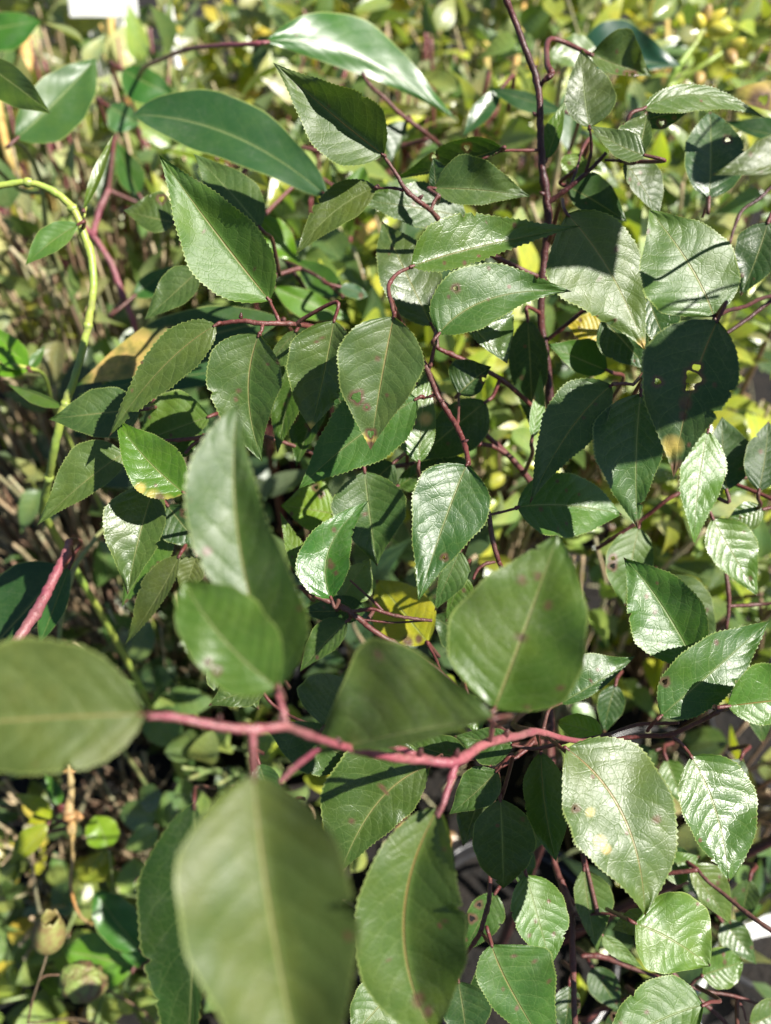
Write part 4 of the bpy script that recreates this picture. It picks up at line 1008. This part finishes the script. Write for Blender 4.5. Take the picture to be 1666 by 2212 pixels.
hero(t, c, (180, 455), (246, 286), (204, 360), (222, 378), .478, (-.2, .0), .4, M=(216, 370), col=(.12, .19, .04), prof='lance', rib=0)
hero(t, c, (140, 880), (15, 830), (70, 850), (72, 872), .49, (-.2, .2), .3, col=(.09, .16, .04), prof='lance', petmat=M_VINE)
t, c = single('pink_stemmed_plant', 'plant with a thick pink stem and dark leaf at the lower left', 'plant',
    [[(150, 1170, .46, 11), (139, 1205, .45, 13), (110, 1262, .44, 15), (80, 1320, .43, 16), (45, 1372, .42, 16), (15, 1420, .42, 16), (-60, 1500, .44, 15), (-200, 1560, .47, 15)]], M_PINK, dx=-.32)
hero(t, c, (138, 1222), (-60, 1440), (-10, 1250), (70, 1360), .50, (.0, .1), .15, col=(.03, .09, .04), prof='blunt')
hero(t, c, (150, 1225), (85, 1395), (90, 1290), (150, 1290), .47, (.2, .1), .15, col=(.05, .13, .045), prof='lance')
t, c = single('brown_stalked_plant', 'thin brown and yellow forked stalk beside the pink stem', 'plant',
    [[(235, 1130, .56, 6), (200, 1172, .56, 6.5), (165, 1220, .56, 7), (150, 1262, .56, 8), (140, 1300, .56, 8), (130, 1360, .57, 7), (125, 1440, .60, 7)]], M_GSTEM)
t, c = single('seedling', 'bright green seedling with paired leaves at the left edge', 'plant',
    [[(-20, 780, .58, 5), (60, 795, .58, 5), (95, 812, .60, 5), (112, 870, .64, 5)]], M_VINE)
hero(t, c, (60, 795), (-30, 695), (-10, 765), (35, 730), .58, (.1, .3), .2, col=(.14, .30, .03))
hero(t, c, (62, 797), (-40, 800), (0, 770), (0, 815), .58, (.1, .3), .2, col=(.14, .30, .03))
hero(t, c, (65, 795), (98, 745), (70, 765), (92, 775), .59, (.1, .3), .2, col=(.08, .16, .05))
t, c = single('purple_stalked_plant', 'curving purple stalk left of the large upper serrated leaf', 'plant',
    [[(160, 470, .72, 7), (205, 515, .72, 8), (240, 570, .72, 9), (262, 630, .72, 9), (290, 700, .73, 9), (310, 800, .76, 9)], [(235, 410, .72, 8), (215, 455, .72, 9), (200, 510, .72, 9)]], M_PINK)
hero(t, c, (290, 640), (380, 570), (320, 590), (345, 630), .66, (.1, .2), .2, col=BG1)
hero(t, c, (300, 420), (250, 300), (250, 370), (300, 350), .74, (.1, .2), .2, col=(.06, .14, .04))
hero(t, c, (240, 330), (215, 460), (205, 390), (245, 400), .74, (.1, .2), .2, col=GG)

t, c = single('dark_twig_plant', 'slender purple twig with nodes behind the arched leaf', 'plant',
    [[(783, 157, .62, 5), (800, 185, .62, 6), (830, 211, .62, 6), (858, 240, .625, 6), (885, 262, .63, 6.5), (929, 295, .64, 6), (990, 350, .68, 7)], [(650, 318, .66, 6), (712, 328, .66, 8), (780, 322, .66, 7), (860, 316, .66, 7), (925, 300, .645, 6)]], M_RED)
hero(t, c, (880, 262), (842, 355), (820, 300), (868, 310), .64, (.1, .2), .2, col=GD)

def over(key, x, y, D, t, size, dx=0, dy=0):  # adds an unseen leaf on the sun's side, to shade the given spot
    p = P(x, y, D) + SUN * t + RT * dx + UP * dy
    px, py, d = pix_of(p)
    r = size / d * FOC / 2
    a = R.uniform(.5, 1.2)
    ca, sa = math.cos(a), math.sin(a)
    add(key, (px - ca * r, py - sa * r), (px + ca * r, py + sa * r), (px - sa * r * .5, py + ca * r * .5), (px + sa * r * .5, py - ca * r * .5), d, (.6, .4), .2, M=(px, py), pet='auto')
q1_, q2_, q3_ = [np.array(pix_of(P(1300, 850, .38) + SUN * t)) for t in (.15, .20, .26)]
branch('added_shade', [[(1800, 600, .51, 7), (1900, 560, .45, 6), (q1_[0], q1_[1], q1_[2], 6), (q2_[0], q2_[1], q2_[2], 6), (q3_[0], q3_[1], q3_[2], 6)]], M_RED)  # out-of-view branch added to carry the shade-casting leaves
over('added_shade', 1345, 940, .385, .22, .055)
over('added_shade', 1190, 990, .385, .22, .045)
over('added_shade', 1580, 350, .47, .22, .035)
over('added_shade', 1120, 600, .45, .30, .06)
# more leaves in bright light between the stems
t, c = single('bright_leaved_plant', 'plant with smooth bright green leaves behind the large upper serrated leaf', 'plant',
    [[(560, 470, .60, 4), (600, 540, .60, 5), (650, 610, .61, 6), (700, 680, .64, 6)], [(610, 560, .6, 4), (690, 600, .58, 5), (740, 640, .60, 4)]], M_DARK)
hero(t, c, (560, 470), (650, 575), (590, 560), (625, 495), .60, (.1, .3), .1, col=(.14, .28, .02))
hero(t, c, (590, 620), (760, 690), (660, 625), (690, 700), .58, (.1, .2), .2, col=(.11, .24, .02), prof='lance')
hero(t, c, (740, 640), (640, 560), (660, 620), (700, 570), .60, (.1, .2), .2, col=(.05, .12, .03), prof='lance')
hero(t, c, (735, 620), (795, 640), (760, 612), (765, 645), .56, (.1, .5), .1, col=(.06, .12, .10), prof='round', spots=[(780, 638, 6)])
hero(t, c, (730, 410), (805, 440), (755, 350), (770, 430), .62, (.1, .2), .2, col=(.12, .24, .04))

def cane(label, pts):
    p, r = stem_path(pts)
    # canes stand in the ground: carry the lower end down to it
    e = p[-1]; dirn = p[-1] - p[0]; dirn /= np.linalg.norm(dirn)
    g = np.array([e[0] + dirn[0] * .15, e[1] + .38 * e[2], 0.0])
    path = np.vstack([p, [e * .5 + g * .5], [g]])
    rad = np.append(r, [r[-1], r[-1]])
    V, F = tube(path, rad, 12)
    o = mesh_obj('bamboo_cane', V, F, M_CANE, None, g)
    tag(o, label, 'cane', 'bamboo canes among the plants')
cane('leaning orange cane, leftmost of three in front of the white board', [(160, -40, 1.35, 8), (190, 50, 1.31, 8), (222, 115, 1.28, 8), (250, 165, 1.27, 8)])
cane('orange cane in the middle of three in front of the white board', [(192, -40, 1.35, 8), (210, 40, 1.3, 8), (228, 110, 1.28, 8)])
cane('thick orange cane, rightmost of three in front of the white board', [(238, -60, 1.35, 10), (240, 50, 1.3, 10), (244, 145, 1.26, 10)])
cane('thick pale orange cane at the left behind the broad dusty leaf', [(58, 60, 1.12, 17), (54, 160, 1.1, 16), (48, 330, 1.07, 14)])
cane('orange cane cut by the left edge of the picture', [(-14, 120, 1.1, 11), (-4, 230, 1.08, 11), (18, 340, 1.06, 11)])
cane('orange cane with a pale cap left of the dark red trunk', [(1048, 28, 1.2, 10), (1050, 110, 1.17, 10), (1054, 205, 1.14, 10)])
cane('pinkish tan cane just left of the dark red trunk', [(1136, -20, 1.2, 7), (1118, 120, 1.13, 8), (1098, 250, 1.05, 9)])
cane('orange cane below the yellow bud plant, left one of two', [(1440, -40, 1.15, 8), (1441, 90, 1.1, 8)])
cane('orange cane near the yellow buds, right one of two', [(1494, -40, 1.15, 7), (1482, 60, 1.1, 7)])
cane('short orange cane showing between the central serrated leaves', [(1003, 690, .84, 14), (1006, 800, .86, 13)])
cane('brown cane slanting behind the upper central leaves', [(820, 470, .88, 12), (770, 520, .84, 12), (700, 590, .82, 12)])

# yellow flower buds
def lathe(prof, seg=16, V=None, F=None, M=None):
    if V is None: V, F = [], []
    b = len(V)
    for r, z in prof:
        for k in range(seg):
            a = 2 * math.pi * k / seg
            v = np.array([r * math.cos(a), r * math.sin(a), z])
            V.append(v if M is None else M(v))
    for i in range(len(prof) - 1):
        for k in range(seg):
            k2 = (k + 1) % seg
            F.append((b + i * seg + k, b + i * seg + k2, b + (i + 1) * seg + k2, b + (i + 1) * seg + k))
    return V, F
def frame(origin, axis):
    z = np.asarray(axis, float); z = z / np.linalg.norm(z)
    x = np.cross([0.1, 1, 0.2], z); x /= np.linalg.norm(x); y = np.cross(z, x)
    return lambda v: origin + x * v[0] + y * v[1] + z * v[2]
M_BUD = plain_material('yellow_petals', rgb(.62, .50, .06), rgb(.45, .46, .08), .35, 120, .3, .0005)
M_BUD2 = plain_material('brown_bud', rgb(.42, .30, .08), rgb(.30, .18, .07), .45, 120, .4, .0005)
t, c = single('flower_bud_plant', 'stalk with a cluster of plump yellow buds in the top right corner', 'plant',
    [[(1518, 58, .80, 6), (1505, 90, .80, 7), (1489, 112, .80, 8), (1465, 145, .80, 9), (1440, 185, .81, 10), (1425, 220, .83, 10)],
     [(1570, 108, .80, 6), (1520, 140, .80, 7), (1470, 175, .81, 8), (1440, 190, .81, 8)]], M_VINE)
for bx, by, ex, ey, L_, r_, mt in [(1514, 62, 1507, 36, .016, .0062, M_BUD), (1520, 56, 1562, 26, .022, .0052, M_BUD), (1526, 62, 1578, 66, .024, .0066, M_BUD), (1518, 54, 1530, 20, .018, .0055, M_BUD2),
                              (1572, 110, 1590, 145, .018, .006, M_BUD2), (1512, 160, 1506, 190, .016, .006, M_BUD2), (1570, 108, 1600, 90, .018, .005, M_BUD)]:
    o_ = P(bx, by, .80); a_ = P(ex, ey, .79) - o_
    V, F = lathe([(0, 0), (r_ * .5, L_ * .05), (r_ * .92, L_ * .25), (r_, L_ * .45), (r_ * .85, L_ * .68), (r_ * .5, L_ * .88), (r_ * .15, L_ * .98), (0, L_)], 14, M=frame(o_, a_))
    mesh_obj('bud', V, F, mt, t, o_)

# seed head, dry pod, dead stalk
t, c = single('seed_head', 'dry urn shaped seed capsule with an open top on a thin dark stalk', 'seed head',
    [[(103, 2056, .60, 3), (95, 2085, .60, 3), (84, 2118, .60, 3), (70, 2163, .61, 3.2), (60, 2210, .63, 3.2)], [(84, 2118, .60, 2.5), (100, 2108, .60, 2.5), (128, 2106, .60, 2.5)]], M_BROWN)
o_ = P(103, 2056, .60); ax = P(108, 1982, .585) - o_
Lh = np.linalg.norm(ax); r0 = 36 * .6 / FOC
V, F = lathe([(r0 * .1, 0), (r0 * .55, Lh * .12), (r0 * .92, Lh * .32), (r0, Lh * .5), (r0 * .86, Lh * .72), (r0 * .60, Lh * .9), (r0 * .55, Lh), (r0 * .46, Lh * .98), (r0 * .5, Lh * .8), (r0 * .7, Lh * .5), (0.0001, Lh * .3)], 20, M=frame(o_, ax))
V = [v + ax / Lh * (.0016 * math.sin(i % 20 * 2.1)) if 5 <= i // 20 <= 7 else v for i, v in enumerate(V)]
M_CAP = plain_material('seed_capsule', rgb(.26, .27, .08), rgb(.22, .14, .06), .5, 160, .6, .001)
mesh_obj('capsule', V, F, M_CAP, t, o_)
M_POD = plain_material('pod', rgb(.22, .30, .07), rgb(.16, .09, .05), .45, 90, .9, .002)
o_ = P(178, 2122, .63)
V, F = lathe([(.0001, -.012), (.008, -.010), (.0125, -.005), (.0145, 0), (.013, .006), (.0085, .0105), (.0001, .012)], 22, M=frame(o_, [.7, .5, .45]))
V = [v + (v - o_) * .10 * math.sin(i * 1.7) + (v - o_) * (.35 * abs((v - o_)[0]) / .0145 - .1) for i, v in enumerate(V)]
t = thing('split_pod', 'mottled green and brown split pod lying under the seed capsule', 'seed pod', o_ * np.array([1, 1, 0]))
mesh_obj('shell', V, F, M_POD, t, o_)
tube_p = catmull(np.array([o_ + np.array([0, .004, -.01]), o_ * np.array([1, 1, .5]) + np.array([.01, .01, 0]), o_ * np.array([1, 1, 0])]), 6)
V, F = tube(tube_p, .001, 8); mesh_obj('stalk', V, F, M_BROWN, t, o_)
t, c = single('dead_stalk', 'orange brown dead flower stalk with swollen nodes at lower left', 'dead stalk',
    [[(148, 1648, .66, 7), (154, 1700, .66, 9), (150, 1745, .66, 14), (152, 1762, .66, 18), (156, 1776, .66, 10), (155, 1790, .66, 14), (156, 1810, .66, 7), (158, 1850, .66, 6), (153, 1915, .67, 5), (175, 1981, .69, 5), (226, 2006, .72, 6)],
     [(175, 1772, .66, 12), (165, 1760, .66, 10), (154, 1752, .66, 8)], [(134, 1668, .66, 7), (148, 1664, .66, 5), (160, 1668, .66, 7)]], stem_material('orange_dead_stem', rgb(.52, .26, .08), rgb(.45, .28, .14), rgb(.25, .13, .06), .55))
t, c = single('round_leaf_sprout', 'single round yellow green leaf lit up beside the dead stalk', 'sprout', [[(235, 1830, .70, 3), (240, 1870, .71, 3), (245, 1930, .74, 3)]], M_GSTEM)
hero(t, c, (235, 1832), (206, 1762), (183, 1800), (257, 1790), .70, (.1, .3), .05, M=(221, 1797), col=(.22, .34, .03), prof='round')
t, c = single('broad_weed', 'weed with two broad bright green leaves left of the front leaf', 'weed', [[(290, 2090, .72, 5), (275, 2110, .74, 5), (262, 2160, .78, 5)]], M_GSTEM)
hero(t, c, (302, 2050), (208, 1925), (212, 2010), (285, 1955), .70, (.1, .2), .15, M=(250, 1990), col=(.06, .18, .04), prof='round')
hero(t, c, (290, 2090), (140, 2055), (200, 2010), (215, 2140), .73, (.1, .2), .15, col=(.11, .26, .03), prof='round')
hero(t, c, (290, 2090), (320, 2030), (260, 2050), (318, 2075), .71, (.1, .2), .15, col=(.08, .22, .04), prof='round')
t, c = single('yellow_leaved_weed', 'weed with narrow yellow lit leaves at the left edge below the big leaf', 'weed', [[(75, 1800, .70, 4), (70, 1850, .72, 4), (76, 1920, .76, 5), (85, 1970, .80, 5)]], M_TAN)
hero(t, c, (120, 1770), (30, 1715), (75, 1715), (70, 1755), .68, (.1, .3), .1, col=(.36, .36, .03), prof='lance')
hero(t, c, (105, 1780), (20, 1870), (45, 1800), (85, 1830), .68, (.1, .3), .1, col=(.30, .34, .03), prof='lance')
hero(t, c, (115, 1755), (60, 1780), (85, 1750), (90, 1780), .69, (.1, .3), .1, col=(.42, .40, .03), prof='lance')
hero(t, c, (130, 1740), (95, 1665), (95, 1700), (130, 1700), .70, (.1, .3), .1, col=(.08, .20, .03))

# dry grass-like clumps: straw coloured stalks standing and leaning between the green plants
def straw(label, cx, cy, cd_, spread, n, mats=(M_TAN,), hs=(.5, 1.0), rad=(.0009, .0026)):
    c = P(cx, cy, cd_); g = np.array([c[0], c[1] + .03, 0])
    t = thing('dry_stalk_clump', label, 'dry plant', g, 'clumps of dry stalks')
    H = c[2]
    for m in mats:
        V, F = [], []
        for k in range(int(n * 2.2)):
            a = R.uniform(0, 6.28); rr = spread * math.sqrt(R.random())
            b0 = g + np.array([math.cos(a) * rr * .5, math.sin(a) * rr * .5, 0])
            tp = np.array([c[0] + math.cos(a) * rr + R.uniform(-.07, .07), c[1] + math.sin(a) * rr + R.uniform(-.03, .06), H * R.uniform(*hs) + .05])
            md = (b0 + tp) / 2 + NR.normal(0, .018, 3)
            q = catmull(np.array([b0, md, tp]), 5)
            if ((q - CAM) @ FW).min() < .60: continue
            tube(q, np.linspace(1, .7, len(q)) * R.uniform(*rad), 6, V, F)
            if R.random() < .5:
                j = R.randrange(4, 9); e = q[j] + np.array([R.uniform(-.05, .05), R.uniform(-.03, .05), R.uniform(0, .05)])
                tube(catmull(np.array([q[j], (q[j] + e) / 2 + NR.normal(0, .004, 3), e]), 4), .0008, 5, V, F)
        if V: mesh_obj('stalks', V, F, m, t, g)
for lb, x, y, d, sp_, n in [
    ('dry straw stalks in the top left corner beside the pale thick cane', 90, 200, 1.05, .14, 34),
    ('straw stalks under the curved top of the green vine', 90, 560, .92, .12, 40),
    ('brown and straw stalks left of the low serrated leaves', 60, 900, .88, .11, 46),
    ('dry stalks below the blue shaded glossy leaf', 330, 480, .93, .11, 26),
    ('pale stalks under the arched glossy leaf', 800, 230, 1.05, .16, 34),
    ('pale stalks behind the upper trunk', 1120, 180, 1.1, .16, 34),
    ('straw stalks below the yellow buds', 1450, 330, 1.0, .15, 34),
    ('dry stalks showing right of the central twig', 1040, 900, .84, .07, 26),
    ('dry stalks at the right edge between the twigs', 1620, 1000, .84, .08, 20),
    ('brown stalks in the gap above the leftmost large leaf', 220, 1280, .86, .08, 30),
    ('dry stalks in the dark gap below the leftmost large leaf', 250, 1800, .92, .07, 26),
    ('brown woody stalks behind the big glossy leaf at lower right', 1480, 1700, .86, .06, 12),
]: straw(lb, x, y, d, sp_, n, (M_TAN, M_BROWN) if y > 400 else (M_TAN, M_PINK))

# ------------------------------------------------------------------ pots and bucket
def at_z(px, py, z):
    v = FW + RT * ((px - 833.0) / FOC) + UP * ((1106.25 - py) / FOC)
    return CAM + v * ((z - CAM[2]) / v[2])
M_POT = plain_material('black_plastic', rgb(.018, .018, .020), rgb(.035, .034, .034), .30, 60, .25, .001, .7)
M_WPOT = plain_material('white_plastic', rgb(.78, .78, .76), rgb(.66, .66, .63), .35, 40, .2, .001)
def pot(label, x, y, r, h, mat, group='black nursery pots', cat='pot', nm='nursery_pot', fill=True, ribs=7):
    t = thing(nm, label, cat, np.array([x, y, 0]), group)
    prof = [(.0001, 0), (r * .78, 0)]
    for k in range(ribs):
        z0 = h * (.08 + .72 * k / ribs); rr = r * (.78 + .17 * (z0 / h)); dz = h * .72 / ribs
        prof += [(rr, z0), (rr + .0025, z0 + dz * .25), (rr + .0025, z0 + dz * .6), (rr + .0002, z0 + dz * .85)]
    prof += [(r * .96, h * .86), (r * 1.03, h * .87), (r * 1.06, h * .9), (r * 1.06, h * .985), (r * 1.04, h), (r * 1.0, h), (r * .985, h * .98), (r * .95, h * .8), (r * .8, h * .02), (.0001, .003)]
    V, F = lathe(prof, 56, M=lambda v: v + np.array([x, y, 0]))
    mesh_obj('wall', V, F, mat, t, np.array([x, y, 0]))
    if fill:
        rs = np.random.RandomState(int(abs(x) * 1000))
        V = [np.array([x, y, h * .84])]; F = []
        for ring in range(1, 7):
            for k in range(24):
                a = 2 * math.pi * k / 24; q = r * .952 * ring / 6
                V.append(np.array([x + q * math.cos(a), y + q * math.sin(a), h * .84 + rs.uniform(-.004, .004) * (ring < 6)]))
        for k in range(24): F.append((0, 1 + k, 1 + (k + 1) % 24))
        for ring in range(5):
            for k in range(24):
                a, b_ = 1 + ring * 24, 1 + (ring + 1) * 24
                F.append((a + k, b_ + k, b_ + (k + 1) % 24, a + (k + 1) % 24))
        mesh_obj('soil', V, F, M_SOIL, t, np.array([x, y, 0]), smooth=True)
    return t
q = at_z(1440, 1740, .16); pot('ribbed black pot just below the branch at right, catching grey highlights', q[0], q[1], .085, .16, M_POT)
q = at_z(1660, 1930, .16); pot('black pot in the dark lower right corner beside the white pot', q[0], q[1], .085, .16, M_POT)
q = at_z(1700, 1560, .16); pot('black pot at the right edge under the large serrated leaves', q[0], q[1], .08, .16, M_POT)
pot('black pot at the bottom that holds the serrated shrub', root_pos[0] + .012, root_pos[1] + .005, .095, .14, M_POT)
q = at_z(760, 1500, .13); pot('black pot glimpsed behind the yellow leaf', q[0], q[1], .075, .13, M_POT)
q = at_z(1790, 2270, .19); pot('white pot whose rim cuts the bottom right corner', q[0], q[1], .105, .19, M_WPOT, 'white containers', ribs=2)
def box(c, sx, sy, sz, ax=(1, 0, 0), ay=(0, 1, 0)):
    ax = np.array(ax, float); ay = np.array(ay, float); ax /= np.linalg.norm(ax); ay /= np.linalg.norm(ay); az = np.cross(ax, ay)
    V = [c + ax * sx * i + ay * sy * j + az * sz * k for i in (-.5, .5) for j in (-.5, .5) for k in (-.5, .5)]
    F = [(0, 1, 3, 2), (4, 6, 7, 5), (0, 4, 5, 1), (2, 3, 7, 6), (0, 2, 6, 4), (1, 5, 7, 3)]
    return V, F
q = P(219, -34, 1.14)
t = thing('sign_board', 'bright white board behind the orange canes at the top left', 'board', np.array([q[0], q[1] + .01, 0]))
V, F = box(q, .088, .075, .004, (1, 0, 0), (0, .5, .86)); mesh_obj('board', V, F, M_WPOT, t, q, smooth=False)
V, F = tube(np.array([[q[0] + .012, q[1] + .012, 0], [q[0] + .012, q[1] + .008, q[2] + .02]]), .006, 10); mesh_obj('leg', V, F, M_WPOT, t)
V, F = tube(np.array([[q[0] - .028, q[1] + .012, 0], [q[0] - .028, q[1] + .008, q[2] + .02]]), .006, 10); mesh_obj('leg', V, F, M_WPOT, t)
q = P(358, 0, 1.12)
V, F = [], []
tube(np.array([[q[0], q[1], 0], [q[0], q[1], .1], [q[0] + .002, q[1], .60]]), .0055, 16, V, F)
o = mesh_obj('marker_post', V, F, M_WPOT, None, [q[0], q[1], 0]); tag(o, 'short white post right of the white board at the top', 'post')

# ------------------------------------------------------------------ litter on the ground
V, F = [], []
for k in range(420):
    q = at_z(R.uniform(-150, 1800), R.uniform(900, 2300), 0.0)
    a = R.uniform(0, math.pi); L_ = R.uniform(.015, .07)
    d_ = np.array([math.cos(a), math.sin(a), R.uniform(-.1, .3)]) * L_
    z = np.array([0, 0, R.uniform(.004, .03)])
    tube(catmull(np.array([q + z, q + z + d_ * .5 + NR.normal(0, .003, 3), q + z + d_]), 3), R.uniform(.0006, .0018), 5, V, F)
o = mesh_obj('dry_twigs', V, F, M_TAN, None, [0, .3, 0]); tag(o, kind='stuff'); o['label'] = 'dry tan twigs and stalks littering the ground'; o['category'] = 'litter'
n = 700
pos = np.array([at_z(R.uniform(-150, 1800), R.uniform(700, 2350), 0.0) + np.array([0, 0, R.uniform(.004, .02)]) for _ in range(n)])
dirs = NR.normal(0, 1, (n, 3)); dirs[:, 2] *= .3
up = np.array([0, 0, 1.0]) + NR.normal(0, .4, (n, 3))
ln = NR.uniform(.012, .038, n)
cols = np.array([(.26, .16, .08), (.36, .25, .13), (.13, .07, .04), (.32, .2, .12), (.10, .12, .03)])[NR.randint(0, 5, n)]
V, F, UV, C = leaves_mesh(pos, dirs, up, ln, ln * .45, cols, fold=.5, droop=.5)
o = mesh_obj('leaf_litter', V, F.tolist(), M_FOL, None, [0, .3, 0]); tag(o, kind='stuff'); o['label'] = 'dead brown leaves scattered over the dark soil'; o['category'] = 'litter'
me = o.data; vi = np.zeros(len(me.loops), np.int32); me.loops.foreach_get('vertex_index', vi)
me.uv_layers.new(name='UVMap').data.foreach_set('uv', UV[vi].ravel())
me.attributes.new('lc', 'FLOAT_COLOR', 'POINT').data.foreach_set('color', np.hstack([C, np.ones((len(C), 1))]).ravel())
